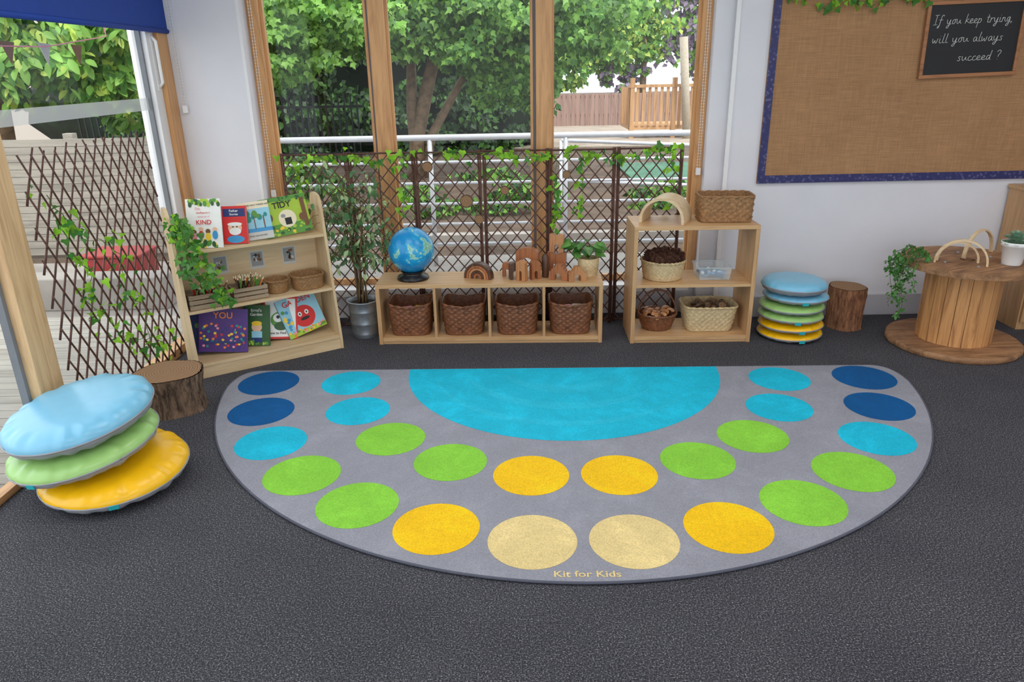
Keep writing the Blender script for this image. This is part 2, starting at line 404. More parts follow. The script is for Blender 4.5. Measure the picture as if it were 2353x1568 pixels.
# ------------------------------------------------------------ cushions
def cushion(X,rad,h,mat,label,group=None,taga=-90,seed=0,wamp=1):
    c=emp('floor_cushion',X,label,'cushion',None,group)
    rnd=random.Random(seed); n=120
    ph=[rnd.uniform(0,6.28) for _ in range(4)]; 
    def wr(a,t): return math.sin(15*a+ph[0]+1.5*math.sin(3*a+ph[3]))*.5+math.sin(27*a+ph[1])*.3+math.sin(7*a+ph[2])*.3
    zc=h*.47
    def half(sgn,hh,mi):
        mb=MB(); rings=22; vs=[(0,0,sgn*hh)]
        for j in range(1,rings+1):
            t=j/rings; t=math.sin(t*pi/2)
            for i in range(n):
                a=2*pi*i/n
                w=max(0,(t-.7)/.3); w=w*w*(3-2*w)
                z=hh*((max(0,1-t**6))**.5*.94+.06*(1-t*t))
                rr=rad*t*(1+.008*w*wr(a,t))
                z=z+ .010*wamp*w*max(0,1-w*.75)*wr(a,t)*2
                vs.append((rr*math.cos(a),rr*math.sin(a),sgn*z))
        fs=[(0,1+i,1+(i+1)%n) if sgn>0 else (0,1+(i+1)%n,1+i) for i in range(n)]
        for j in range(rings-1):
            for i in range(n):
                k=(i+1)%n; q=(1+j*n+i,1+(j+1)*n+i,1+(j+1)*n+k,1+j*n+k)
                fs.append(q if sgn>0 else q[::-1])
        mb.add(vs,fs,0,True); return mb
    mk('cover',half(1,h-zc,0),mat,c,T(0,0,zc))
    mk('underside',half(-1,zc,0),M['vgrey'],c,T(0,0,zc),label='grey vinyl underside')
    mk('seam_piping',MB().tube([(rad*1.0*math.cos(2*pi*i/64),rad*1.0*math.sin(2*pi*i/64),zc) for i in range(64)],.0045,6,closed=True),M['vgrey'],c)
    a=R(taga)
    mk('tag',MB().box((-.02,-.001,-.010),(.02,.004,.010)),M['tag'],c,T((rad+.004)*math.cos(a),(rad+.004)*math.sin(a),zc-.008,a+pi/2),label='small turquoise fabric tag')
    return c
cushion(T(-1.862,3.01,.022,0,R(4),R(0)),.318,.125,M['vyellow'],'yellow round vinyl cushion lying on the carpet','big floor cushions',-66,1)
cushion(T(-1.975,3.02,.158,0,R(5),R(-7)),.322,.118,M['vgreen'],'light green round vinyl cushion tilted on yellow one','big floor cushions',-104,2)
cushion(T(-1.985,3.05,.279,0,R(6),R(-7)),.322,.14,M['vblue'],'light blue round vinyl cushion on top of tilted pile','big floor cushions',120,3)
sx,sy=1.955,4.84
for i,(mt,nm) in enumerate([('vyellow','yellow'),('vyellow','yellow'),('vgreen','light green'),('vgreen','light green'),('vblue','light blue'),('vblue','light blue')]):
    cushion(T(sx+random.uniform(-.012,.012)+(.02 if i==4 else 0),sy+random.uniform(-.01,.01),.002+i*.0645,0,R(random.uniform(-1,1)),R(random.uniform(-1,1))),.215,.064 if i<5 else .10,M[mt],
        nm+' round vinyl cushion in neat stack by wall','stacked round cushions',-88+random.uniform(-12,12) if i in (0,1,2,4) else 90,10+i,.4)

# ------------------------------------------------------------ logs
def log(name,X,rad,h,label,seed,knot=False,bk='bark'):
    c=emp(name,X,label,'log'); rnd=random.Random(seed)
    ph=[rnd.uniform(0,6.28) for _ in range(6)]
    def fn(rr,z,a):
        if rr<rad*.9: return rr
        k=(1+.05*math.sin(2*a+ph[0])+.03*math.sin(5*a+ph[1]))
        if not knot: k+=.034*abs(math.sin(17*a+ph[2]+z*11+math.sin(z*40)))+.02*abs(math.sin(29*a+ph[3]-z*16))
        else: k+=.012*math.sin(31*a+ph[2]+z*9)+.008*math.sin(47*a+ph[3])
        return rr*(k+.03*math.sin(z*16+ph[4]))
    prof=[(rad*1.06,0)]+[(rad*(1.04-.05*math.sin(pi*i/16)),h*i/16) for i in range(1,17)]
    mb=MB().lathe(prof,150,0,fn=fn,cap0=True,cap1=False)
    if knot:
        mb.lathe([(.05,0),(.045,.05),(.03,.06)],14,0,X=T(rad*.55,-.02,h*.8)@Matrix.Rotation(R(80),4,'Y'))
    mk('bark',mb,M[bk],c)
    vs=[(0,0,h)]; n=110
    for i in range(n):
        a=2*pi*i/n; q=fn(rad*.988,h,a); vs.append((q*math.cos(a),q*math.sin(a),h-.001))
    mk('cut_face',MB().add([(v[0],v[1],v[2]+.002) for v in vs],[(0,1+i,1+(i+1)%n) for i in range(n)]),M['endg'],c,label='brown sawn end grain')
log('log_stump',T(-1.95,3.83,0),.165,.225,'short rough barked log stump beside the bookcase',3)
log('log_stump',T(2.40,5.0,0),.12,.30,'upright reddish log stump against the wall',5,True,'barkr')

# ------------------------------------------------------------ cube units
def unit(X,w,d,h,label,cols,mid,name):
    c=emp(name,X,label,'shelf'); t=.027
    mk('top_panel',MB().box((0,0,h-t),(w,d,h)),M['beechX'],c,bevel=.002)
    mk('base_panel',MB().box((t,.002,.022),(w-t,d,.022+t)).box((t,.01,0),(w-t,.025,.022)),M['beechX'],c,bevel=.0015)
    for x in (0,w-t): mk('side_panel',MB().box((x,.0,0),(x+t,d,h-t)),M['beechZ'],c,bevel=.0015)
    iw=(w-2*t)/cols
    for k in range(1,cols):
        mk('divider',MB().box((t+iw*k-.009,.004,.049),(t+iw*k+.009,d,h-t)),M['beechZ'],c)
    if mid: mk('shelf_board',MB().box((t,.004,mid-.02),(w-t,d,mid)),M['beechX'],c,bevel=.001)
    return c
LU=T(-.926,4.79,0,R(-1.6)); LUH=.432
unit(LU,1.55,.34,LUH,'low beech four-cube storage unit in front of trellis',4,None,'storage_unit')
TU=T(.815,4.72,0,R(-1.0)); TUH=.812
unit(TU,.82,.39,TUH,'open beech two-tier shelf unit with baskets',1,.415,'shelf_unit')

# ------------------------------------------------------------ baskets
def perim(w,d,n_exp,N):
    pts=[]
    K=720
    for i in range(K):
        a=2*pi*i/K; ca,sa=math.cos(a),math.sin(a)
        pts.append((w/2*math.copysign(abs(ca)**(2/n_exp),ca),d/2*math.copysign(abs(sa)**(2/n_exp),sa)))
    L=[0]
    for i in range(K):
        p,q=pts[i],pts[(i+1)%K]; L.append(L[-1]+math.hypot(q[0]-p[0],q[1]-p[1]))
    tot=L[-1]; res=[]; j=0
    for k in range(N):
        t=tot*k/N
        while L[j+1]<t: j+=1
        f=(t-L[j])/max(L[j+1]-L[j],1e-9); p,q=pts[j%K],pts[(j+1)%K]
        res.append((p[0]+(q[0]-p[0])*f,p[1]+(q[1]-p[1])*f))
    return res
def basket(X,w,d,h,taper,ex,rows,stakes,amp,mat,label,group=None,handle=False,wave=0,name='wicker_basket'):
    c=emp(name,X,label,'basket',None,group)
    N=stakes*4; per=perim(w,d,ex,N)
    nor=[]
    for i in range(N):
        p,q=per[i-1],per[(i+1)%N]; tx,ty=q[0]-p[0],q[1]-p[1]; l=math.hypot(tx,ty) or 1; nor.append((ty/l,-tx/l))
    mb=MB(); vs=[]; lv=rows*3+1
    def hz(i): return wave*abs(per[i][0])/(w/2)
    for k in range(lv):
        f=k/(lv-1); s=taper+(1-taper)*f**.8; row=k//3; fr=(k%3)/3
        for i in range(N):
            o=amp*math.cos(pi*i/2+pi*row)*math.sin(pi*min(fr+.17,1))+amp*.35*math.sin(pi*fr)
            vs.append((per[i][0]*s+nor[i][0]*o,per[i][1]*s+nor[i][1]*o,(h+hz(i)*f)*f+.002))
    fs=[(k*N+i,k*N+(i+1)%N,(k+1)*N+(i+1)%N,(k+1)*N+i) for k in range(lv-1) for i in range(N)]
    mb.add(vs,fs,0,True)
    th=.007; ins=[]
    for k in (lv-1,0):
        f=k/(lv-1); s=taper+(1-taper)*f**.8
        for i in range(N): ins.append((per[i][0]*s-nor[i][0]*th,per[i][1]*s-nor[i][1]*th,(h+hz(i)*f)*f+.004+(.004 if k==0 else 0)))
    mb.add(ins,[(i,(i+1)%N,N+(i+1)%N,N+i) for i in range(N)]+[tuple(range(N,2*N))],0,False)
    mb.add([(per[i][0]*taper,per[i][1]*taper,.002) for i in range(N)],[tuple(range(N-1,-1,-1))],0)
    mk('woven_body',mb,mat,c)
    rm=MB()
    for ph in (0,pi):
        rm.tube([(per[i][0]+nor[i][0]*.004*math.cos(i*pi/4+ph),per[i][1]+nor[i][1]*.004*math.cos(i*pi/4+ph),h+hz(i)+.003+.004*math.sin(i*pi/4+ph)) for i in range(N)],.0055,5,closed=True)
    mk('rim',rm,mat,c)
    if handle:
        hm=MB()
        for ph in (0,2.1,4.2):
            hm.tube([(w/2*math.cos(pi*t/24),.006*math.cos(t*.9+ph),h*.8+(handle)*math.sin(pi*t/24)+.005*math.sin(t*.9+ph)) for t in range(25)],.005,5)
        mk('handle',hm,mat,c)
    return c
iw=(1.55-.054)/4
proto=None
for k in range(4):
    X=LU@T(.027+iw*(k+.5),.16,.050)
    if k==0: proto=basket(X,.305,.28,.205,.86,4.5,12,20,.0042,M['wdark'],'dark brown woven storage basket inside low unit','brown baskets in low unit',wave=.022)
    else: dup(proto,None,X)
def softbox(name,X,s,mat,label,cat,group=None):
    w,d,h=s
    return mk(name,MB().box((-w/2,-d/2,0),(w/2,d/2,h)),mat,X=X,label=label,cat=cat,bevel=min(s)*.3,group=group)
for k,cl,cl2 in ((0,P['pink'],P['yellow']),(3,P['pink'],P['cream'])):
    softbox('toy_box',LU@T(.027+iw*(k+.4),.14,.175,R(20),R(6)),(.12,.09,.05),cl,'small pink box of play pieces in brown basket','toy box')
    softbox('toy_box',LU@T(.027+iw*(k+.64),.19,.175,R(-12),R(-6)),(.09,.08,.045),cl2,'small pale box of play pieces in brown basket','toy box')
# tall unit contents
basket(TU@T(.235,.2,.416),.30,.30,.125,.86,2,10,30,.0025,M['wlight'],'round pale cane basket filled with pine cones')
cone=None
def pine(X,s):
    mb=MB()
    for j in range(9):
        f=j/8; rr=s*(.42*math.sin(pi*(.12+.8*f))+.08); n=9
        for i in range(n):
            a=2*pi*i/n+j*.35
            cx,cy=math.cos(a),math.sin(a)
            z=-s*.6+f*s*1.3
            mb.add([(cx*rr*.3-cy*rr*.28,cy*rr*.3+cx*rr*.28,z),(cx*rr*.3+cy*rr*.28,cy*rr*.3-cx*rr*.28,z),(cx*rr*1.3,cy*rr*1.3,z+s*.16),(cx*rr*.3,cy*rr*.3,z+s*.2)],[(0,1,2),(0,2,3),(1,3,2)])
    mb.lathe([(.01*s,-s*.6),(s*.18,-s*.3),(s*.15,s*.4),(.01*s,s*.7)],8)
    return mk('pine_cone',mb,basicpine,X=X,label='brown open pine cone in cane basket',cat='pine cone',group='pine cones in cane basket')
basicpine=basic('pine_cone_brown',S(92,58,44),.8,var=.4,scale=50)
for i in range(30):
    a=i*2.4; rr=.025*math.sqrt(i); 
    X=TU@T(.235+rr*math.cos(a),.2+rr*math.sin(a),.416+.13+.04*(1-i/30)+random.uniform(-.005,.01),a,random.uniform(-1.4,1.4),random.uniform(-1,1))
    if cone is None: cone=pine(X,.055)
    else: dup(cone,None,X)
tub=emp('plastic_tub',TU@T(.575,.2,.416),'clear plastic tub of blue and white counters','plastic box')
mb=MB(); w1,d1,h1=.22,.2,.085
o=[(-w1/2,-d1/2),(w1/2,-d1/2),(w1/2,d1/2),(-w1/2,d1/2)]
vs=[(x*.92,y*.92,.001) for x,y in o]+[(x,y,h1) for x,y in o]
mb.add(vs,[(0,3,2,1),(0,1,5,4),(1,2,6,5),(2,3,7,6),(3,0,4,7)])
mk('tub_body',mb,M['clear'],tub)
mb=MB(); 
mb.tube([(x*1.03,y*1.03,h1) for x,y in o],.006,6,closed=True); mk('tub_rim',mb,M['clear'],tub)
mb=MB()
for i in range(130):
    mb.lathe([(.011,0),(.011,.004)],8,random.choice([0,0,1,2]),T(random.uniform(-.08,.08),random.uniform(-.075,.075),.006+random.uniform(0,.035),0,random.uniform(-.6,.6),random.uniform(-.6,.6)))
mk('glass_pebble',mb,[P['blue'],P['white'],P['navy']],X=TU@T(.575,.2,.416),label='blue and white glass pebbles in clear tub',cat='counters',kind='stuff')
basket(TU@T(.21,.19,.050),.27,.25,.11,.72,2,9,28,.0028,M['wdark'],'round brown wicker basket with arched handle',handle=.19)
basket(TU@T(.565,.19,.050),.37,.27,.175,.82,5,9,26,.0042,M['wlight'],'rectangular pale chunky wicker basket of wooden pieces')
blk=None
for i in range(16):
    a=i*2.4; rr=.024*math.sqrt(i)
    X=TU@T(.21+rr*math.cos(a),.19+rr*math.sin(a),.145+random.uniform(0,.03),a,random.uniform(-.7,.7),random.uniform(-.5,.5))
    if blk is None:
        pl=[(.035*math.cos(t*pi/8),.03*math.sin(t*pi/8)) for t in range(9)]+[(-.015,0)]+[(.015*math.cos(pi-t*pi/6),.015*math.sin(t*pi/6)) for t in range(1,6)]+[(.015,0)]
        blk=mk('wooden_block',MB().prism(pl,-.012,.012),M['toy2'],X=X,label='small arched wooden block heaped in round basket',cat='wooden block',group='wooden blocks in round basket',bevel=.002)
    else: dup(blk,None,X)
sl=None
for i in range(20):
    X=TU@T(.565+random.uniform(-.13,.13),.19+random.uniform(-.09,.09),.17+random.uniform(0,.05),0,random.uniform(-1.2,1.2),random.uniform(-1.2,1.2))
    if sl is None:
        c=emp('wood_slice',X,'round wood slice with bark rim in basket','wood slice',None,'wood slices in pale basket')
        mk('slice_bark',MB().lathe([(.032,0),(.032,.014)],18),M['bark'],c); mk('slice_face',MB().lathe([(.029,-.001),(.029,.015)],18),M['endg'],c); sl=c
    else: dup(sl,None,X)
basket(TU@T(.625,.21,TUH+.001,R(-3)),.355,.24,.165,.96,7,8,20,.006,M['sea'],'rectangular seagrass basket on top of shelf unit',name='seagrass_basket')

# arches
def archpoly(ro,ri,leg=0,n=20):
    p=[(ro,0)]+[(ro*math.cos(pi*i/n),leg+ro*math.sin(pi*i/n)) for i in range(n+1)]+[(-ro,0),(-ri,0)]
    p+=[(-ri*math.cos(pi*i/n),leg+ri*math.sin(pi*i/n)) for i in range(n+1)]+[(ri,0)]
    if leg==0: p=[(ro*math.cos(pi*i/n),ro*math.sin(pi*i/n)) for i in range(n+1)]+[(-ri*math.cos(pi*i/n),ri*math.sin(pi*i/n)) for i in range(n+1)]
    return p
ro_,ri_=.15,.132
def tun(rr): return [(rr*math.cos(pi*i/28),.02+rr*math.sin(pi*i/28)) for i in range(0,29)]
ap=[(ro_,0)]+tun(ro_)+[(-ro_,0),(-ri_,0)]+tun(ri_)[::-1]+[(ri_,0)]
mk('wooden_arch',MB().prism(ap,-.12,.12,sm=False),M['toyp'],X=TU@T(.235,.195,TUH+.001,R(-24)),label='broad pale bent wood tunnel arch on shelf top',cat='wooden toy')
rb=emp('wooden_rainbow',LU@T(.70,.155,LUH+.001,R(-18)),'nested brown wooden rainbow arches on low unit','wooden toy')
for k in range(5):
    ro=.1-.018*k
    mk('arch',MB().prism(archpoly(ro,ro-.0145,.012,16),-.03,.03),(M['toyd'],M['toy'],M['toy2'],M['toyd'],M['toy'])[k],rb,bevel=.0015)
def blockpoly(w,h,aw,ah,steps=None,cren=False):
    p=[(-w/2,0)]
    if steps: 
        n=steps
        for i in range(n): 
            x=-w/2+ (w/2-.02)*i/n; p+= [(x,h*(.55+.45*i/n)),(-w/2+(w/2-.02)*(i+1)/n,h*(.55+.45*i/n))]
        p+=[(-.02,h),(.02,h)]
        for i in range(n-1,-1,-1):
            p+=[(w/2-(w/2-.02)*(i+1)/n,h*(.55+.45*i/n)),(w/2-(w/2-.02)*i/n,h*(.55+.45*i/n))]
    elif cren:
        p+=[(-w/2,h),(-w/5,h),(-w/5,h*.93),(w/5,h*.93),(w/5,h),(w/2,h)]
    else:
        n=8
        p+=[(-w/2*math.cos(pi*i/n) ,h-w*.25+w*.25*math.sin(pi*i/n)) for i in range(n+1)]
    p+=[(w/2,0),(aw/2,0)]
    n=10
    p+=[(aw/2*math.cos(pi*i/n),ah-aw/2+aw/2*math.sin(pi*i/n)) for i in range(n+1)]+[(-aw/2,0)]
    q=[p[0]]
    for a in p[1:]:
        if abs(a[0]-q[-1][0])+abs(a[1]-q[-1][1])>1e-5: q.append(a)
    return q
def toy(x,y,w,h,aw,ah,th,mat,label,rz=0,z=0,**k):
    mk('wooden_arch_block',MB().prism(blockpoly(w,h,aw,ah,**k),-th/2,th/2),mat,X=LU@T(x,y,LUH+.001+z,R(rz)),label=label,cat='wooden toy',group='wooden building blocks on low unit',bevel=.003)
toy(1.04,.21,.16,.20,.08,.13,.045,M['toy'],'tall brown arched wooden bridge block',-14)
toy(.95,.12,.075,.12,.028,.06,.045,M['toyd'],'small dark arched wooden block',15)
toy(1.0,.08,.07,.14,.02,.07,.04,M['toy2'],'slim brown arched wooden block',-30)
toy(1.09,.115,.065,.13,.025,.06,.04,M['toy'],'slim brown arched wooden block',25)
toy(.90,.20,.07,.10,.028,.05,.04,M['toy'],'small brown arched wooden block',-8)
toy(1.245,.25,.13,.155,.05,.08,.05,M['toy'],'brown wooden castle block with notched top',-8,cren=True)
toy(1.245,.25,.10,.125,.03,.06,.045,M['toy2'],'brown wooden castle block stacked on another',-12,z=.157,cren=True)
toy(1.255,.09,.13,.11,.05,.05,.045,M['toy'],'stepped brown wooden arch block',-18,steps=3)
toy(1.375,.06,.12,.10,.045,.045,.045,M['toy2'],'stepped brown wooden arch block',14,steps=3)
mk('wooden_cylinder_block',MB().lathe([(.02,0),(.024,.01),(.024,.14),(.017,.16)],16),M['toyd'],X=LU@T(1.163,.16,LUH+.001),label='dark upright wooden peg block',cat='wooden toy')

# globe
gl=emp('globe',LU@T(.24,.16,LUH+.001),'blue world globe on black base on low unit','globe')
mk('base',MB().lathe([(.108,0),(.112,.006),(.105,.022),(.075,.035),(.07,.05),(.085,.058),(.078,.058)],48,cap1=True),M['black'],gl)
mk('sphere',MB().sphere((0,0,0),.157,48),M['globe'],gl,T(0,0,.203,0,R(20)))

# ------------------------------------------------------------ leaves / plants
IVY=[(0,0),(.32,-.08),(.5,.22),(.26,.38),(.16,.62),(0,1),(-.16,.62),(-.26,.38),(-.5,.22),(-.32,-.08)]
OVAL=[(0,0),(.2,.2),(.26,.5),(.15,.8),(0,1),(-.15,.8),(-.26,.5),(-.2,.2)]
HEART=[(0,0),(.22,-.1),(.42,.1),(.36,.45),(.15,.8),(0,1),(-.15,.8),(-.36,.45),(-.42,.1),(-.22,-.1)]
RH=[(0,0),(.36,.42),(0,1),(-.36,.42)]
def leaf(mb,p,tip,nrm,size,shape,mi,fold=.15):
    u=Vector(tip).normalized(); n=Vector(nrm); w=n.cross(u)
    if w.length<1e-4: w=u.orthogonal()
    w.normalize(); n=u.cross(w)
    vs=[Vector(p)+size*(x*w+y*u)+n*(size*fold*abs(x)-size*.2*y*y) for x,y in shape]
    k=len(vs); h=k//2
    mb.add(vs,[tuple(range(0,h+1)),(0,)+tuple(range(h,k))],mi,True)
def rv(s=1): return Vector((random.gauss(0,s),random.gauss(0,s),random.gauss(0,s)))
def vine(name,path,nleaf,size,spread,facing,label,mats,shape=IVY,X=None,cat='ivy'):
    c=emp(name,X or Matrix.Identity(4),label,cat)
    mb=MB(); pts=[Vector(p) for p in path]
    fine=[]
    for i in range(len(pts)-1):
        for k in range(6):
            fine.append(pts[i].lerp(pts[i+1],k/6)+rv(.006))
    fine.append(pts[-1])
    mb.tube(fine,.0022,4); mk('stem',mb,M['stemg'],c)
    lm=MB()
    for i in range(nleaf):
        p=random.choice(fine)+rv(spread)
        tip=Vector((random.gauss(0,.6),random.gauss(0,.3),-1+random.gauss(0,.6))); nr=Vector(facing)+rv(.45)
        leaf(lm,p,tip,nr,size*random.uniform(.65,1.2),shape,random.randrange(len(mats)))
    mk('leaves',lm,mats,c)
    return c
def lattice(w,h,z0,pitchx,m_,rad,ext=0):
    mb=MB()
    for sgn in (1,-1):
        nlines=int((w+h/m_)/pitchx)+2
        for i in range(nlines):
            x0=-h/m_+i*pitchx
            za=max(0,-x0*m_); zb=min(h,(w-x0)*m_)
            if zb-za<.02: continue
            za-=ext*random.uniform(.3,1); zb+=ext*random.uniform(.3,1)
            pts=[]
            for k in range(7):
                z=za+(zb-za)*k/6; x=x0+z/m_
                if sgn<0: x=w-x
                pts.append((x+random.gauss(0,.0012),sgn*rad*.95,z0+z+random.gauss(0,.0012)))
            mb.tube(pts,[rad*(1.1-.25*k/6) for k in range(7)],5)
    return mb
tp=None; tw=.452
TX=-1.572
for k in range(6):
    x=TX+k*.4615+(.012 if k>=3 else 0)+(.012 if k==5 else 0)
    X=T(x,5.185+(.012 if k%2 else 0),0,R(1.2 if k%2 else -1.2))
    if tp is None:
        tp=emp('trellis_panel',X,'dark willow diamond lattice screen panel before window','trellis',None,'willow trellis screen')
        mb=MB()
        for xx in (0.006,tw-.006):
            for dx in (-.007,.007): mb.tube([(xx+dx,0,.001),(xx+dx*.8,.002,.6),(xx+dx,0,1.275)],.0065,6)
        for zz in (.02,1.262):
            mb.tube([(0,0,zz),(tw,0,zz)],.007,6)
        mk('frame',mb,M['willow'],tp)
        mk('lattice',lattice(tw-.012,1.24,.02,.0905,1.18,.0046),M['willow'],tp,T(.006,0,0))
    else: dup(tp,None,X)
ws=None
for x,z,s in ((-.30,.93,.045),(-.215,.80,.033),(-.03,1.0,.03),(-.56,1.17,.036),(.40,1.1,.028)):
    X=T(x,5.150,z,0,R(90))@Matrix.Scale(s/.05,4)
    if ws is None:
        ws=emp('hanging_wood_slice',X,'round wood slice with bark tied to trellis','wood slice',None,'wood slices on trellis')
        mk('slice_bark',MB().lathe([(.052,0),(.052,.012)],24),M['bark'],ws); mk('slice_face',MB().lathe([(.044,-.001),(.044,.013)],24),M['endg'],ws)
    else: dup(ws,None,X)
im=[M['ivy'],M['ivy'],M['ivyd']]
yv=5.155
vine('ivy_garland',[(-1.55,yv,1.22),(-1.2,yv,1.26),(-.9,yv,1.22),(-.6,yv,1.27),(-.2,yv,1.26),(.2,yv,1.23)],85,.052,.022,(0,-1,.3),'bright green ivy garland draped along trellis top',im)
vine('ivy_garland',[(.2,yv,1.23),(.5,yv,1.26),(.8,yv,1.2),(1.0,yv,1.27),(1.2,yv,1.25)],60,.052,.022,(0,-1,.3),'bright green ivy garland draped along trellis top',im)
vine('ivy_garland',[(.33,yv,1.2),(.31,yv,1.0),(.34,yv,.85),(.3,yv,.72)],26,.05,.018,(0,-1,.3),'ivy strand hanging down the trellis',im)
vine('ivy_garland',[(.5,yv,1.2),(.52,yv,1.0),(.47,yv,.85)],20,.048,.018,(0,-1,.3),'ivy strand hanging down the trellis',im)
vine('ivy_garland',[(-1.5,yv,1.2),(-1.42,yv,1.0),(-1.45,yv,.8)],24,.045,.03,(0,-1,.3),'ivy strand hanging down the trellis',im)
vine('ivy_garland',[(-.78,yv,1.2),(-.72,yv,1.05),(-.76,yv,.85)],22,.045,.03,(0,-1,.3),'ivy strand hanging down the trellis',im)
vine('ivy_garland',[(1.1,yv,1.24),(1.15,yv,1.1),(1.12,yv,.9)],16,.048,.02,(0,-1,.3),'ivy strand hanging down the trellis',im)
vine('ivy_garland',[(1.8,5.2,2.24),(2.1,5.19,2.17),(2.4,5.19,2.16),(2.75,5.19,2.18),(3.1,5.19,2.24)],80,.045,.022,(0,-1,.3),'green ivy garland pinned along notice board top',[M['ivyd'],M['ivy']])
# side trellis
st=emp('expanding_trellis',T(-2.225,3.42,.08,R(90)),'expanding willow trellis leaning along glazed side wall','trellis')
mk('lattice',lattice(1.22,1.36,0,.094,1.75,.0055,.05),M['willow'],st)
sx_=-2.195
vine('ivy_garland',[(sx_,3.50,1.28),(sx_,3.62,1.12),(sx_,3.58,.98),(sx_,3.72,.85),(sx_,3.68,.7)],42,.05,.04,(1,-.3,.3),'trailing ivy woven through side trellis',im)
vine('ivy_garland',[(sx_,3.85,1.0),(sx_,4.05,.85),(sx_,4.0,.65),(sx_,4.2,.5),(sx_,4.15,.25)],44,.048,.045,(1,-.3,.3),'trailing ivy woven through side trellis',im)
vine('ivy_garland',[(sx_,3.6,.75),(sx_,3.8,.55),(sx_,3.9,.38),(sx_,4.2,.3),(sx_,4.35,.2)],56,.048,.04,(1,-.3,.3),'trailing ivy hanging low on side trellis',im)

# ficus in galvanised pot
PX,PY=-1.06,5.0
fp=emp('potted_fig_tree',T(PX,PY,0),'leafy weeping fig in galvanised metal pot','plant')
mb=MB().lathe([(.088,.001),(.09,.02),(.093,.03),(.091,.035),(.098,.10),(.100,.105),(.098,.11),(.104,.19),(.106,.195),(.104,.2),(.110,.262),(.116,.268),(.110,.272),(.104,.262),(.1,.235)],48,cap1=False)
mk('pot',mb,M['galv'],fp)
mk('soil',MB().lathe([(.101,.23),(.101,.24)],32),M['soil'],fp)
mb=MB(); tips=[]
for s in range(7):
    a=s*.9+.3; p=Vector((.03*math.cos(a),.03*math.sin(a),.235)); pts=[p]
    for k in range(1,9):
        f=k/8; pts.append(Vector((.03*math.cos(a+f*2.5)+.10*f*f*math.cos(a*1.3),(.03*math.sin(a+f*2.5)+.07*f*f*math.sin(a*1.3))-.02*f,.235+.9*f*(.8+.06*(s%4)))))
    mb.tube(pts,[.0075*(1-.6*k/8) for k in range(9)],6)
    for k in range(3,9):
        for q in range(3):
            b0=pts[k]; d=Vector((random.gauss(0,1),random.gauss(0,.55)-.25,random.uniform(.0,.7))).normalized()*random.uniform(.10,.27)
            e=b0+d; 
            if PY+e.y>5.12: e.y=5.12-PY
            mid=b0.lerp(e,.5)+Vector((0,0,.03))
            mb.tube([b0,mid,e,e+Vector((d.x*.15,d.y*.15,-.04))],.002,4); tips+= [b0.lerp(e,.4),mid,e,e,e+Vector((0,0,-.03))]
mk('branches',mb,M['stem'],fp)
mb=MB()
for i in range(430):
    p=random.choice(tips)+rv(.022)
    if PY+p.y>5.14: p.y=5.14-PY
    leaf(mb,p,(random.gauss(0,.7),random.gauss(0,.5)-.2,-1+random.gauss(0,.5)),Vector((0,-.7,.6))+rv(.5),random.uniform(.036,.06),OVAL,random.choice([0,0,1]))
mk('foliage',mb,[M['fic'],M['ficl']],fp)

# pothos on low unit
pp=emp('potted_pothos',LU@T(1.462,.205,LUH+.001),'small leafy pothos in pale woven pot','plant')
def wf(r_,z,a): return r_+.002*math.sin(a*20+ (z*400))
mk('pot',MB().lathe([(.062,0),(.064,.02),(.07,.06),(.074,.125),(.068,.125),(.066,.11)],40,fn=wf,cap1=True),M['wlight'],pp)
mb=MB()
for i in range(44):
    a=random.uniform(0,6.28); rr=random.uniform(.02,.13); p=Vector((rr*math.cos(a)-.02,rr*math.sin(a)*.7+.015,.15+random.uniform(0,.085)))
    mb.tube([(0,0,.115),p*.5+Vector((0,0,.085)),p],.0018,4,1)
    leaf(mb,p,(math.cos(a),math.sin(a),-.25),Vector((0,-.4,1))+rv(.3),random.uniform(.055,.085),HEART,random.choice([0,0,2]))
mk('leaves',mb,[M['pot'],M['stemg'],M['ivyd']],pp)

# ------------------------------------------------------------ bookcase
BC=T(-1.965,4.222,0,R(33.0)); BW=.952
bc=emp('bookcase',BC,'pale birch display bookcase angled by the glazing','bookcase')
prof=[(0,0),(0,.06),(.13,.95),(.142,.995),(.165,1.03),(.20,1.045),(.27,1.045),(.305,1.03),(.325,.99),(.33,.94),(.33,0)]
for x in (0,BW-.018): mk('side_panel',MB().prism(prof,x,x+.018,'YZ'),M['birchZ'],bc,bevel=.002)
def yf(z): return max(0,.13*(z-.06)/.89)
mk('shelf_board',MB().box((.018,.004,.075),(BW-.018,.315,.093)),M['birchX'],bc,bevel=.0015)
mk('plinth',MB().box((.018,.008,0),(BW-.018,.026,.075)),M['birchX'],bc)
for z in (.425,.785):
    mk('shelf_board',MB().box((.018,yf(z)+.004,z-.018),(BW-.018,.315,z)),M['birchX'],bc,bevel=.0015)
mk('back_panel',MB().box((.018,.315,.03),(BW-.018,.327,.96)),M['birchX'],bc)
for x in (.10,.295,.53,.745):
    c=emp('picture_card',BC@T(x,.3135,.63,0),'small laminated photo card fixed to bookcase back','card',None,'photo cards on bookcase back')
    mk('card',MB().box((-.046,0,-.06),(.046,.0012,.06)),P['lgrey'],c)
    mb=MB(); mb.box((-.038,-.001,-.042),(.038,0,.052),0)
    for i in range(12):
        cx=random.uniform(-.022,.022); cz=random.uniform(-.024,.034); rr=random.uniform(.005,.012)
        mb.add([(cx+rr*math.cos(t),-.0015-.00005*i,cz+rr*math.sin(t)) for t in [k*pi/4 for k in range(8)]],[tuple(range(8))],random.choice([1,2,3]))
    mk('photo_print',mb,[P['grey'],P['brown'],P['lgrey'],P['black']],c,label='grey printed photograph')

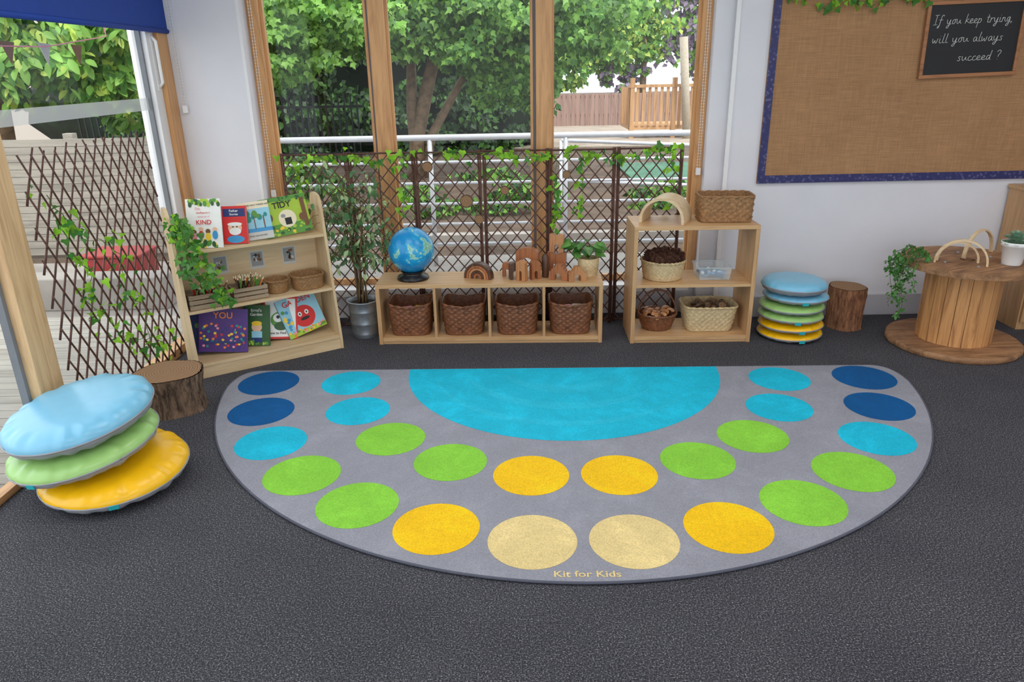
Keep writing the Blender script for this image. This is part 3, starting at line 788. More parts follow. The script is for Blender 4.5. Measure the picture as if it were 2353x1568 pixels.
def book(x,yb,zb,w,h,t,lean,roll,cover,arts,texts,label,yaw=0,group='picture books on bookcase'):
    X=BC@T(x,yb,zb+.001+abs(math.sin(R(roll)))*w/2,R(yaw),-R(lean))@Matrix.Rotation(R(roll),4,'Y')
    c=emp('picture_book',X,label,'book',None,group)
    mb=MB(); mats=[cover]; 
    mb.box((-w/2,-t/2,0),(w/2,-t/2+.002,h)); mb.box((-w/2,t/2-.002,0),(w/2,t/2,h)); mb.box((-w/2,-t/2,0),(-w/2+.002,t/2,h))
    def mi(mt):
        if mt not in mats: mats.append(mt)
        return mats.index(mt)
    for k,a in enumerate(arts):
        yy=-t/2-.0003-.00006*k
        kind=a[0]
        if kind=='e':
            _,cx,cz,rx,rz,mt=a; poly=[(min(max(cx+rx*math.cos(q*pi/12),0),1),min(max(cz+rz*math.sin(q*pi/12),0),1)) for q in range(24)]
        elif kind=='r':
            _,x0,z0,x1,z1,mt=a; poly=[(x0,z0),(x1,z0),(x1,z1),(x0,z1)]
        else:
            _,poly,mt=a
        mb.add([((p[0]-.5)*w,yy,p[1]*h) for p in poly],[tuple(range(len(poly)))],mi(mt))
    for (s,cx,cz,size,mt) in texts:
        vs,fs=textmesh(s,size*h,0,.012)
        mb.add([((cx-.5)*w+v[0],-t/2-.0065,cz*h+v[1]) for v in vs],fs,mi(mt))
    mk('cover',mb,mats,c)
    mk('pages',MB().box((-w/2+.002,-t/2+.002,.003),(w/2-.003,t/2-.002,h-.003)),P['cream'],c)
def blobs(n,x0,x1,z0,z1,r0,r1,cols,asp=1):
    return [('e',random.uniform(x0,x1),random.uniform(z0,z1),(q:=random.uniform(r0,r1)),q*asp,random.choice(cols)) for _ in range(n)]
# top shelf
book(.20,.16,.785,.21,.30,.012,13,0,P['white'],blobs(20,.04,.96,.02,.14,.03,.06,[P['green'],P['dgreen'],P['yellow']])+blobs(26,.04,.96,.88,.99,.03,.06,[P['green'],P['dgreen'],P['lime']])+
     [('e',.2,.33,.07,.05,P['brown']),('e',.2,.23,.08,.08,P['pink']),('e',.4,.38,.07,.05,P['skin']),('e',.4,.27,.08,.08,P['red']),('e',.6,.34,.07,.05,P['brown']),('e',.6,.23,.08,.08,P['yellow']),('e',.8,.37,.07,.05,P['skin']),('e',.8,.26,.08,.09,P['blue'])],
     [("I'm",.35,.80,.09,P['pink']),('Sending you a',.5,.72,.05,P['red']),('whole lot of',.5,.64,.05,P['pink']),('KIND',.5,.52,.13,P['red'])],'white picture book with pink lettering and children',-30)
book(.385,.165,.785,.15,.235,.024,13,0,P['red'],[('r',.05,.72,.95,.93,P['navy']),('e',.5,.42,.28,.17,P['skin']),('e',.5,.58,.32,.08,P['red']),('e',.5,.52,.3,.05,P['white']),('e',.5,.33,.24,.1,P['white']),('e',.5,.12,.36,.1,P['blue']),('e',.42,.45,.03,.02,P['black']),('e',.58,.45,.03,.02,P['black'])],
     [('Father',.5,.87,.09,P['white']),('Stories',.5,.78,.08,P['white'])],'red chunky picture book with round face',-28)
book(.53,.172,.785,.19,.24,.012,13,-4,P['sky'],[('r',0,.82,1,1,P['cream']),('r',0,0,1,.2,P['lgrey']),('r',0,.2,1,.3,P['blue'])]+blobs(14,.1,.9,.55,.75,.05,.1,[P['teal'],P['green'],P['sky']])+[('r',.18,.28,.22,.62,P['brown']),('r',.45,.28,.48,.62,P['brown']),('r',.75,.28,.79,.62,P['brown'])],
     [('WHERE THE WILD THINGS ARE',.5,.91,.056,P['black']),('STORY AND PICTURES',.5,.1,.045,P['black'])],'pale blue picture book with trees and dark title',-14)
book(.735,.18,.785,.31,.25,.012,15,-4,P['lime'],[('r',0,0,1,.3,P['green']),('r',0,.9,1,1,P['green'])]+blobs(26,.05,.95,.03,.26,.02,.05,[P['dgreen'],P['yellow'],P['lime']])+blobs(24,.03,.97,.86,.98,.02,.045,[P['dgreen'],P['green']])+
     [('r',.04,.15,.12,.9,P['brown']),('r',.86,.15,.95,.9,P['brown']),('e',.14,.5,.08,.12,P['brown']),('e',.84,.4,.07,.1,P['brown']),('e',.52,.42,.19,.23,P['cream']),('r',.46,.26,.6,.44,P['black']),('e',.44,.5,.05,.05,P['grey'])],
     [('TIDY',.46,.78,.22,P['black'])],'green woodland picture book titled tidy',0)
# bottom shelf
book(.155,.19,.093,.29,.285,.012,15,-2,P['navy'],blobs(20,.05,.95,.1,.95,.03,.08,[P['teal'],P['pink'],P['orange'],P['green']]),[],'dark blue picture book tucked behind purple one',-18)
book(.19,.115,.093,.30,.28,.014,15,6,P['purple'],[('e',random.uniform(.05,.95),random.uniform(.04,.66),.028,.028,random.choice([P['orange'],P['pink'],P['yellow'],P['red'],P['teal'],P['navy'],P['navy']])) for _ in range(80)]+[('r',.1,.2,.9,.25,P['navy'])],
     [('YOU',.5,.84,.2,P['orange'])],'dark purple picture book with confetti dots',-20)
book(.41,.135,.093,.17,.27,.012,17,2,P['dgreen'],[('e',.5,.46,.2,.12,P['skin']),('e',.5,.55,.2,.06,P['yellow']),('r',.3,.2,.7,.36,P['sky']),('r',.3,.08,.7,.2,P['navy'])]+blobs(12,.08,.92,.04,.12,.03,.05,[P['green'],P['lime']]),
     [("Errol's",.5,.87,.1,P['white']),('Garden',.5,.77,.1,P['white'])],'dark green picture book with small gardener',-30)
book(.575,.15,.093,.22,.285,.012,17,6,P['red'],[('r',.06,.05,.94,.95,P['white']),('e',.5,.45,.3,.2,P['green']),('e',.42,.5,.14,.1,P['white']),('e',.42,.52,.05,.04,P['black']),('e',.62,.45,.08,.06,P['brown']),('e',.5,.3,.2,.1,P['dgreen'])],
     [('How to Find Gold',.5,.14,.08,P['black'])],'red bordered white picture book with children',-14)
book(.765,.135,.093,.28,.27,.014,19,-11,P['sky'],[('r',0,0,1,.12,P['lime']),('e',.55,.42,.28,.28,P['red']),('e',.46,.50,.05,.06,P['white']),('e',.64,.50,.05,.06,P['white']),('e',.46,.50,.02,.03,P['black']),('e',.64,.50,.02,.03,P['black']),('e',.55,.36,.12,.04,P['black'])]+blobs(30,.04,.96,.03,.14,.02,.04,[P['green'],P['yellow'],P['pink'],P['orange']])+blobs(12,.04,.2,.2,.7,.03,.05,[P['green'],P['blue'],P['yellow']]),
     [('GARDEN',.5,.85,.19,P['red'])],'pale blue picture book with smiling red shape',4)

def crate(X,w,d,h,label):
    c=emp('wooden_crate',X,label,'crate',None,'wooden pencil crates')
    mb=MB()
    for k in range(3):
        z0=.004+k*(h/3); z1=z0+h/3-.006
        mb.box((-w/2,-d/2,z0),(w/2,-d/2+.007,z1)); mb.box((-w/2,d/2-.007,z0),(w/2,d/2,z1))
        mb.box((-w/2,-d/2+.007,z0),(-w/2+.007,d/2-.007,z1)); mb.box((w/2-.007,-d/2+.007,z0),(w/2,d/2-.007,z1))
    mk('slats',mb,M['greywood'],c,bevel=.001)
    mb=MB().box((-w/2+.007,-d/2+.007,0),(w/2-.007,d/2-.007,.005))
    for sx__ in (-1,1):
        for sy__ in (-1,1):
            x=sx__*(w/2-.014); y=sy__*(d/2-.014); mb.box((x-.007,y-.007,.005),(x+.007,y+.007,h))
    mk('corner_posts',mb,M['greywood'],c)
    return c
def pencil(mt):
    mb=MB(); mb.lathe([(.0042,0),(.0042,.13)],6,0,sm=False); mb.lathe([(.0042,.13),(.0012,.147)],6,1,cap0=False); mb.lathe([(.0012,.147),(.0003,.151)],6,0,cap0=False)
    return mb,[mt,P['cream']]
def fill_pens(cx,cy,z,w,d,h,n,cols,up):
    protos={}
    for i in range(n):
        ci=random.choice(cols)
        x=cx+random.uniform(-w/2+.03,w/2-.03); y=cy+random.uniform(-d/2+.03,d/2-.03)
        X=BC@T(x,y,z+.0+random.uniform(0,.01),random.uniform(0,6.28),random.uniform(-.5,.5),random.uniform(-.3,.3))
        if ci not in protos:
            mb,mm=pencil(P[ci]); protos[ci]=mk('colouring_pencil',mb,mm,X=X,label='sharpened wooden colouring pencil in crate',cat='pencil',group='colouring pencils in crates')
        else: dup(protos[ci],None,X)
crate(BC@T(.155,.155,.426),.245,.17,.095,'weathered slatted wooden crate of pencils')
crate(BC@T(.41,.165,.426),.215,.16,.09,'weathered slatted wooden crate of pencils')
fill_pens(.155,.155,.43,.2,.13,.1,30,['brown','red','dgreen','black','brown'],True)
fill_pens(.41,.165,.43,.18,.13,.1,34,['red','brown','green','orange','black','brown'],True)
basket(BC@T(.605,.19,.426),.155,.15,.08,.85,2,7,22,.002,M['wmid'],'small round brown woven basket on bookcase shelf','small woven baskets')
basket(BC@T(.805,.17,.426),.21,.18,.09,.88,3,7,22,.0025,M['wmid'],'small oval brown woven basket on bookcase shelf','small woven baskets')
vine('trailing_ivy',[(.06,.2,.85),(.05,.1,1.0),(.07,.03,.9),(.1,-.01,.8),(.15,-.03,.68),(.2,-.04,.55),(.22,-.03,.48)],150,.044,.03,(0,-1,.4),'artificial trailing ivy hanging over bookcase shelves',[M['ivyd'],M['pot'],M['ivy']],X=BC)
vine('trailing_ivy',[(.04,.15,.9),(.06,.06,.98),(.04,.02,.85),(.06,-.01,.72),(.1,-.02,.6)],90,.044,.03,(0,-1,.4),'artificial trailing ivy hanging over bookcase shelves',[M['ivyd'],M['pot']],X=BC)

# ------------------------------------------------------------ notice board
nb=emp('notice_board',T(1.755,5.25,1.0),'large hessian notice board with navy floral border','notice board')
mk('hessian_panel',MB().box((0,-.018,0),(2.6,-.001,1.3)),M['hessian'],nb)
mb=MB().box((0,-.024,0),(2.6,-.0185,.055)).box((0,-.024,.055),(.05,-.0185,1.3)).box((0,-.024,1.25),(2.6,-.0185,1.3))
mk('ribbon_border',mb,M['ribbon'],nb,label='navy ribbon with pale floral pattern')
cb=emp('chalkboard',T(3.085,5.225,1.925)@Matrix.Rotation(R(-1.5),4,'Y'),'small oak framed chalkboard with handwritten question','chalkboard')
w2,h2=.325,.238
mk('board',MB().box((-w2+.02,-.012,-h2+.02),(w2-.02,-.001,h2-.02)),M['chalkb'],cb)
mb=MB().box((-w2,-.022,-h2),(w2,-.001,-h2+.024)).box((-w2,-.022,h2-.024),(w2,-.001,h2)).box((-w2,-.022,-h2+.024),(-w2+.024,-.001,h2-.024)).box((w2-.024,-.022,-h2+.024),(w2,-.001,h2-.024))
mk('frame',mb,M['oakf'],cb,bevel=.003)
G={'I':(.8,[[(.4,2),(.3,0)],[(.05,1.95),(.8,2.05)],[(-.05,0),(.65,.05)]]),
'f':(.75,[[(.8,1.75),(.65,2.05),(.45,1.9),(.35,1.4),(.22,-.2),(.08,-.75),(-.15,-.6),(.1,-.2)],[(.05,.95),(.7,1.05)]]),
'y':(.85,[[(0,1),(.03,.35),(.22,.05),(.45,.25),(.62,1)],[(.62,1),(.5,-.3),(.28,-.85),(0,-.7),(.15,-.3),(.85,.15)]]),
'o':(.75,[[(.4,1),(.12,.85),(.02,.4),(.2,0),(.48,.15),(.58,.6),(.4,1),(.85,.95)]]),
'u':(.82,[[(0,1),(.02,.3),(.2,0),(.45,.25),(.6,1),(.58,.25),(.92,.1)]]),
'k':(.72,[[(.2,2),(0,0)],[(.58,1),(.3,.75),(.06,.5),(.3,.45),(.82,.05)]]),
'e':(.66,[[(.0,.35),(.5,.6),(.48,.92),(.28,1),(.08,.75),(.03,.3),(.22,0),(.76,.2)]]),
'p':(.75,[[(.1,1),(-.08,-.95)],[(.08,.7),(.35,1),(.6,.7),(.5,.2),(.25,0),(.02,.2)]]),
't':(.62,[[(.32,1.7),(.2,.25),(.35,0),(.68,.15)],[(-.02,1.1),(.58,1.15)]]),
'r':(.62,[[(.1,1),(0,0)],[(.06,.55),(.3,.95),(.68,.88)]]),
'i':(.4,[[(.1,1),(.05,.2),(.2,0),(.48,.12)],[(.15,1.42),(.18,1.5)]]),
'n':(.75,[[(.1,1),(0,0)],[(.06,.6),(.3,1),(.5,.85),(.47,.2),(.85,.05)]]),
'g':(.78,[[(.55,.9),(.25,1),(.03,.6),(.12,.08),(.38,.1),(.56,.9)],[(.58,1),(.5,-.4),(.25,-.9),(-.05,-.7),(.2,-.3),(.8,.1)]]),
'w':(1.0,[[(0,1),(.05,.2),(.22,0),(.42,.8),(.48,.1),(.68,0),(.85,1)]]),
'l':(.42,[[(.25,2),(.08,.3),(.2,0),(.5,.12)]]),
'a':(.78,[[(.55,.9),(.25,1),(.03,.6),(.08,.1),(.3,0),(.5,.4),(.58,1),(.53,.2),(.86,.05)]]),
's':(.62,[[(.5,.88),(.28,1),(.1,.75),(.42,.38),(.35,.03),(0,.1)]]),
'c':(.62,[[(.52,.85),(.3,1),(.05,.6),(.1,.1),(.32,0),(.7,.2)]]),
'd':(.82,[[(.55,.9),(.25,1),(.03,.6),(.1,.05),(.35,.05),(.55,.6)],[(.72,2),(.54,.2),(.72,0)]]),
'?':(.7,[[(0,1.6),(.2,2),(.55,1.9),(.58,1.4),(.3,1),(.25,.55)],[(.22,.12),(.23,.02)]]),
',':(.4,[[(.12,.1),(0,-.35)]]),' ':(.6,[])}
def chaik(p):
    for _ in range(2):
        q=[p[0]]
        for a,b_ in zip(p[:-1],p[1:]):
            q+=[(a[0]*.75+b_[0]*.25,a[1]*.75+b_[1]*.25),(a[0]*.25+b_[0]*.75,a[1]*.25+b_[1]*.75)]
        p=q+[p[-1]]
    return p
mb=MB()
for s,cx,cz,wd_ in (('If you keep trying,',-.01,.095,.525),('will you always',-.03,-.018,.47),('succeed ?',.065,-.135,.29)):
    W=sum(G[ch][0]+.1 for ch in s); k=wd_/W; k_=.029; x=0
    for ch in s:
        for stp in G[ch][1]:
            mb.tube([(cx-wd_/2+(x+px)*k+pz*k_*.1,-.0128,cz+pz*k_) for px,pz in (chaik(stp) if len(stp)>2 else stp)],.0017,4)
        x+=G[ch][0]+.1
mk('chalk_writing',mb,M['chalk'],cb,label='white chalk handwriting')

# ------------------------------------------------------------ cable spool
SX,SY=2.975,4.62
sp=emp('cable_spool_table',T(SX,SY,0),'reclaimed pine cable spool used as table','table')
def fnr(r_,z,a): return r_*(1+.004*math.sin(9*a)+.003*math.sin(23*a))
mk('bottom_disc',MB().lathe([(.40,.001),(.408,.01),(.408,.035),(.40,.042)],72,fn=fnr),M['spoolX'],sp)
mb=MB(); ns=20
for i in range(ns):
    a0=2*pi*i/ns+.007;a1=2*pi*(i+1)/ns-.007
    ro,ri=.224,.20
    def pt(r_,a,z): return (r_*math.cos(a),r_*math.sin(a),z)
    e=random.uniform(-.003,.003); vs=[]
    for z in (.043,.54):
        vs+=[pt(ro+e,a0,z),pt(ro+e,a1,z),pt(ri,a1,z),pt(ri,a0,z)]
    mb.add(vs,[(k,(k+1)%4,4+(k+1)%4,4+k) for k in range(4)])
mb.lathe([(.214,.043),(.214,.54)],48,1,cap0=False,cap1=False)
mk('drum',mb,[M['spool'],M['gap']],sp,label='drum of upright orange pine staves')
mb=MB()
n=72
def ringdisc(ro,ri,z0,z1):
    vs=[]
    for r_,z in ((ro,z0),(ro,z1),(ri,z1),(ri,z0)):
        for i in range(n): vs.append((fnr(r_,z,2*pi*i/n)*math.cos(2*pi*i/n),fnr(r_,z,2*pi*i/n)*math.sin(2*pi*i/n),z))
    fs=[]
    for L in range(4):
        for i in range(n):
            fs.append((L*n+i,L*n+(i+1)%n,((L+1)%4)*n+(i+1)%n,((L+1)%4)*n+i))
    return vs,fs
vs,fs=ringdisc(.39,.045,.542,.578); mb.add(vs,fs)
for yy in (-.24,-.12,.12,.24):
    hw=math.sqrt(.385**2-yy*yy); mb.box((-hw,yy-.0012,.578),(hw,yy+.0012,.5784),1)
mk('top_disc',mb,[M['spoolX'],M['gap']],sp,T(.0,0,0,R(25)),label='weathered round plank top with centre hole')
mb=MB()
for k in range(6):
    a=k*pi/3+.3; mb.lathe([(.011,0),(.011,.004),(.005,.006)],10,0,T(.19*math.cos(a),.19*math.sin(a),.5785))
mk('bolts',mb,M['galv'],sp)
ST=.580
for (x,y,rr,rz,h_) in ((-.12,-.12,.15,-28,.0),(-.10,-.05,.12,-24,.0),(.12,.10,.165,30,.02)):
    mk('wooden_arch',MB().prism(archpoly(rr,rr-.012,.01,26),-.011,.011,sm=True),M['toyp'],X=T(SX+x,SY+y,ST,R(rz)),label='thin pale wooden rainbow arch standing on spool',cat='wooden toy',group='thin arches on spool',bevel=.002)
sc_=emp('potted_succulent',T(SX+.19,SY-.14,ST),'green succulent rosette in ribbed white pot','plant')
mk('pot',MB().lathe([(.052,0),(.056,.01),(.07,.115),(.078,.118),(.08,.145),(.074,.145),(.071,.12)],48,fn=lambda r_,z,a:r_+(.0012*math.sin(24*a) if z<.115 else 0)),M['white'],sc_)
mb=MB()
for ring,(cnt,rr,zz,sz) in enumerate(((9,.012,.13,.085),(8,.01,.15,.075),(7,.006,.165,.06),(5,.003,.175,.045))):
    for i in range(cnt):
        a=2*pi*i/cnt+ring*.4; el=.25+ring*.33
        leaf(mb,(rr*math.cos(a),rr*math.sin(a),zz),(math.cos(a)*math.cos(el),math.sin(a)*math.cos(el),math.sin(el)),(-math.cos(a)*math.sin(el),-math.sin(a)*math.sin(el),math.cos(el)),sz,HEART,0,.35)
mk('rosette',mb,M['succ'],sc_)
tr=emp('trailing_plant',T(SX-.325,SY-.02,ST),'dark green trailing plant hanging off spool edge','plant')
mb=MB(); st_=MB()
for s in range(14):
    a=random.uniform(2.2,4.2); ln=random.uniform(.15,.55) if s<8 else random.uniform(.05,.15); ox=random.uniform(-.15,-.08) ; oy=random.uniform(-.12,.1)
    pts=[(0.04,oy*.5,.02),(-.03,oy*.8,.09),(ox+.02,oy,.04)]
    for k in range(1,7): pts.append((ox-.015*math.sin(k),oy+.01*math.cos(k*2),.02-ln*k/6))
    st_.tube(pts,.0016,4)
    for k in range(int(22+ln*60)):
        i=random.randrange(len(pts)-1); p=Vector(pts[i]).lerp(Vector(pts[i+1]),random.random())+rv(.012)
        leaf(mb,p,(random.gauss(0,.8),random.gauss(0,.6),-.7),Vector((-.3,-.8,.5))+rv(.5),random.uniform(.02,.034),OVAL,random.choice([0,0,1]))
mk('stems',st_,M['stemg'],tr); mk('leaves',mb,[M['ivyd'],M['fic']],tr)
cab=emp('cabinet',T(3.56,4.83,0),'beech cabinet standing against the wall','cabinet')
mk('body',MB().box((0,.02,0),(.8,.40,.94)),M['beechZ'],cab,bevel=.002)
mk('top_panel',MB().box((-.01,0,.941),(.81,.405,.965)),M['beechX'],cab,bevel=.002)
for k in range(2): mk('door',MB().box((.01+k*.395,0,.06),(.395+k*.395,.018,.93)),M['beechZ'],cab,bevel=.002)

# ------------------------------------------------------------ outside
conc=basic('pale_concrete',S(146,140,134),.9,var=.2,scale=3,bs=.2,bscale=40,detail=6)
mulch=basic('bark_mulch_ground',S(92,76,64),.95,var=.4,scale=3,bs=.6,bscale=30,detail=8)
turf=basic('green_play_surface',S(78,118,96),.95,var=.25,scale=2)
pale=basic('pale_gravel_path',S(160,146,132),.95,var=.15,scale=3)
deckm=wood('outdoor_decking_grey',S(132,126,116),S(166,160,150),'X',.8,.4,.2)
deckd=wood('weathered_fence_board',S(112,106,98),S(154,147,136),'X',.85,.5,.3)
playw=wood('play_frame_timber',S(150,108,72),S(196,152,106),'Z',.7,.4)
fenceb=wood('brown_fence_timber',S(120,94,86),S(160,130,118),'Z',.8,.3)
iron=basic('dark_iron',S(24,30,32),.5,var=.1)
mk('ground_outside',MB().box((-40,9.0,-.5),(45,60,-.12)).box((-40,-6,-.5),(-8,9,-.12)).box((6,5.62,-.5),(45,9,-.12)),mulch,kind='structure',label='brown bark mulch ground in garden')
mk('paving',MB().box((-8,5.63,-.5),(6,7.6,-.06)),conc,kind='structure',label='pale concrete paving outside window')
mk('planting_bed',MB().box((-8,7.6,-.5),(6,9.0,-.08)),mulch,kind='structure',label='dark mulch planting bed beyond railing')
mb=MB()
for i in range(74): mb.box((-8,-2+i*.103,-.07),(-2.43,-2+i*.103+.097,-.02))
mk('decking',mb,deckm,kind='structure',label='grooved pale timber decking outside glazed door')
mb=MB().box((-8,-6,-.5),(-2.43,5.63,-.08)); mk('deck_base',mb,conc,kind='structure',label='concrete base under decking')
mk('lawn',MB().box((2.2,12.5,-.12),(6,15.5,-.09)),turf,kind='structure',label='green soft play surface in garden')
mk('path',MB().box((-1,19,-.12),(12,26,-.10)),pale,kind='structure',label='pale gravel path before far fence')
mk('kerb',MB().box((-2.6,8.1,-.08),(5.5,8.25,.05)),conc,label='pale concrete garden steps',cat='steps',kind='structure')
mb=MB()
rl=emp('metal_railing',T(0,7.2,-.06),'white tubular metal railing on garden terrace','railing')
for z in (1.25,): mb.tube([(-2.6,0,z),(5.4,0,z)],.028,10)
for z in (1.02,.82,.62,.42,.22): mb.tube([(-2.6,0,z),(5.4,0,z)],.014,8)
mk('rails',mb,M['railm'],rl)
for x in (-2.6,-.75,.55,2.2,3.8,5.4): mk('post',MB().tube([(x,0,0),(x,0,1.25)],.022,10),M['railm'],rl)
rl=emp('metal_railing',T(0,8.55,-.08),'white tubular metal railing beside garden steps','railing')
mb=MB()
for z in (1.0,.55): mb.tube([(.6,0,z+.10),(1.9,0,z+.03),(4.8,0,z-.1)],.02,8)
mk('rails',mb,M['railm'],rl)
for x,z in ((.6,1.1),(2.5,1.0),(4.8,.9)): mk('post',MB().tube([(x,0,0),(x,0,z)],.018,10),M['railm'],rl)
fe=emp('timber_board_fence',T(-8,7.9,-.06),'weathered grey horizontal timber board fence','fence')
mb=MB()
for i in range(16): mb.box((0,0,.02+i*.077),(4.6,.03,.02+i*.077+.072))
mk('boards',mb,deckd,fe)
mb=MB()
for i in range(5): mb.box((.2+i*1.05,.03,0),(.3+i*1.05,.12,1.3))
mk('fence_posts',mb,deckd,fe)
mk('low_wall',MB().box((-7.5,5.9,-.06),(-2.9,6.15,.22)),conc,label='low pale concrete garden wall',cat='wall',bevel=.01)
rbx=emp('storage_crate',T(-3.8,6.35,-.06),'faded red plastic storage crate outdoors','crate')
mb=MB().box((0,0,0),(.5,.36,.34)); mk('crate_body',mb,P['dullred'],rbx,bevel=.02)
mk('crate_rim',MB().box((-.02,-.02,.34),(.52,.38,.37)),P['dullred'],rbx,bevel=.01)
mk('outdoor_column',MB().box((-3.15,6.6,-.06),(-2.8,6.9,3.4)),M['wallwarm'],label='white rendered square column outside',cat='column',bevel=.01)
bt=emp('bunting',T(-2.62,3.3,2.02),'faded fabric bunting strung outside the glazing','bunting')
mb=MB().tube([(0,0,.879),(0,0,0),(0,.6,-.07),(0,1.2,-.06),(0,1.9,.02),(0,1.9,.879)],.004,5); mk('string',mb,P['pink'],bt)
for i in range(5):
    y=.2+i*.33; mk('flag',MB().prism([(y-.06,-.04),(y+.06,-.045),(y,-.16)],-.001,.001,'YZ'),P['lgrey'] if i%2 else P['brown'],bt)
ff=emp('picket_fence',T(0,26,-.12),'brown close-boarded timber garden fence','fence')
mb=MB()
for i in range(150): mb.box((-2+i*.16,0,0),(-2+i*.16+.145,.03,1.05))
mk('pickets',mb,fenceb,ff); mk('fence_rails',MB().box((-2,.03,.3),(22,.09,.4)).box((-2,.03,.9),(22,.09,1.0)),fenceb,ff)
fi=emp('iron_fence',T(0,16,-.12),'dark metal railings beneath the trees','fence')
mb=MB()
for i in range(46): mb.box((-9+i*.13,0,0),(-9+i*.13+.03,.03,1.45))
mk('bars',mb,iron,fi); mk('fence_rails',MB().box((-9,.03,.25),(-3,.06,.3)).box((-9,.03,1.2),(-3,.06,1.25)),iron,fi)
pl=emp('play_structure',T(3.35,21,-.12),'timber climbing frame platform with balustrade','play structure')
mk('platform',MB().box((0,0,.25),(2.4,1.6,.35)),playw,pl)
mb=MB()
for i in range(15): mb.box((i*.165,-.03,.35),(i*.165+.08,0,1.35))
for i in range(8): mb.box((-.03,i*.2,.35),(0,i*.2+.08,1.35))
mk('balusters',mb,playw,pl)
mk('handrail',MB().box((-.05,-.06,1.35),(2.45,.05,1.43)),playw,pl)
mb=MB()
for x in (0,1.15,2.3): mb.box((x,-.05,0),(x+.12,.07,1.6))
mk('corner_post',mb,playw,pl)
mk('leaning_pole',MB().tube([(1.55,-.3,0),(1.3,-.3,2.6)],.11,12),basic('grey_pole',S(176,164,146),.8,var=.1),pl)
# trees
G1=leafmat('maple_leaf_light',S(130,176,78),.4,2,.38); G2=leafmat('maple_leaf_mid',S(78,124,50),.4,2,.3); G3=leafmat('maple_leaf_dark',S(42,72,34),.35,3,.2)
PU=leafmat('plum_leaf',S(150,132,156),.3,3,.3); YG=leafmat('lime_leaf',S(184,206,96),.3,3,.35); trunkm=basic('tree_trunk',S(128,106,84),.9,var=.35,scale=8,bs=.5,bscale=20)
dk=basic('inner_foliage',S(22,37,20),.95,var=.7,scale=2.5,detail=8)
MAPLE=[(0,0),(.3,.05),(.5,.42),(.24,.48),(0,1),(-.24,.48),(-.5,.42),(-.3,.05)]
def crown(parent,boxes,size,mats,shape=RH,name='crown',face=(0,-1,.8)):
    mb=MB()
    for (cx,cy,cz,rx,ry,rz,n) in boxes:
        ncl=max(3,n//55); cl=[]
        for i in range(ncl):
            d=rv(1).normalized()*random.random()**.4; cl.append(Vector((cx+d.x*rx,cy+d.y*ry,cz+d.z*rz)))
        for i in range(n):
            c=random.choice(cl); d=rv(1).normalized()*random.random()**.5
            p=c+Vector((d.x*rx*.24,d.y*ry*.26,d.z*rz*.2))
            leaf(mb,p,(random.gauss(0,.8),random.gauss(0,.4)-.3,-.8+random.gauss(0,.4)),Vector(face)+rv(.5),size*random.uniform(.6,1.3),shape,random.randrange(len(mats)))
    return mk(name,mb,mats,parent)
def tree(x,y,z,label,trunks,boxes,size,mats,shape=RH,inner=None,name='tree'):
    t=emp(name,T(x,y,z),label,'tree')
    if trunks:
        mb=MB()
        for pts,r0 in trunks: mb.tube(pts,[r0*(1-.5*i/(len(pts)-1)) for i in range(len(pts))],10)
        mk('trunk',mb,trunkm,t)
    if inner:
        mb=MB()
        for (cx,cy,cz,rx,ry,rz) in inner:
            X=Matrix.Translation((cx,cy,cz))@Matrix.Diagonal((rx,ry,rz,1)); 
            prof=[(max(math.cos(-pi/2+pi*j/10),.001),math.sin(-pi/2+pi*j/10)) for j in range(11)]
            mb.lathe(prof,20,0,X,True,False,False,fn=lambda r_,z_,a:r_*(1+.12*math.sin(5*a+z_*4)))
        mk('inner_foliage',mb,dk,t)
    crown(t,boxes,size,mats,shape); return t
tree(-1.75,14,-.12,'large field maple with several pale trunks',[([(0,0,0),(.08,0,.8),(.3,0,1.6),(.55,0,2.4),(.7,0,4)],.16),([(0.05,0,0),(.0,0,1.2),(.05,.1,2.4),(-.3,.1,4)],.12),([(.12,.1,0),(.35,0,.8),(.85,.1,1.6),(1.5,.2,2.6)],.10)],
     [(-.6,-.5,3.0,1.8,1.2,.85,5600),(1.3,-.6,2.7,1.5,1.1,.95,6200),(2.6,-.4,2.9,1.4,1.2,.9,4600),(1.9,0,1.55,.8,.7,.45,1600),(-2.6,-.4,2.7,1.5,1.1,1.0,3800)],.115,[G1,G1,G2,G2],MAPLE)
tree(-4.2,11.5,-.12,'leafy garden tree close to window',[([(-.3,0,0),(-.2,0,1.5),(-.1,0,4)],.12)],
     [(.6,0,2.5,1.4,.8,.7,3600),(1.6,.3,2.8,1.2,.8,.5,2200),(-.3,0,1.6,.9,.6,.8,1200)],.10,[G1,G1,G2,G1],MAPLE)
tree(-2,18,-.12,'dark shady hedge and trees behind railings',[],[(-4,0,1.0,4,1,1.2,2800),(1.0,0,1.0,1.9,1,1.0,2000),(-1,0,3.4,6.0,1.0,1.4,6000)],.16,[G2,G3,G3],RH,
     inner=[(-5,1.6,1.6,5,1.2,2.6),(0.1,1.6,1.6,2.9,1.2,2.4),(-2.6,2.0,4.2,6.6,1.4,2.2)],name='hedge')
tree(5.0,28.5,-.12,'bright green garden tree beyond fence',[([(0,0,0),(0,0,4)],.15)],[(-1,0,3.3,2.2,1,1.6,3800),(-3.2,0,2.8,1.6,1,1.6,3200)],.22,[G1,G2,YG],RH)
tree(8.6,29,-.12,'purple leaved plum tree beyond fence',[([(0,0,0),(-.1,0,5)],.13)],[(-1.0,0,3.5,2.6,1,2.2,5200),(-4.4,-.6,1.7,.9,.5,.5,900)],.22,[PU,PU,G1],RH)
tree(.75,19.6,-.12,'round green shrub near the fence',[],[(-.2,0,1.9,.8,.7,1.5,2000)],.15,[G2,G2,G3],RH,inner=[(-.3,.3,1.0,.6,.5,1.2)],name='shrub')
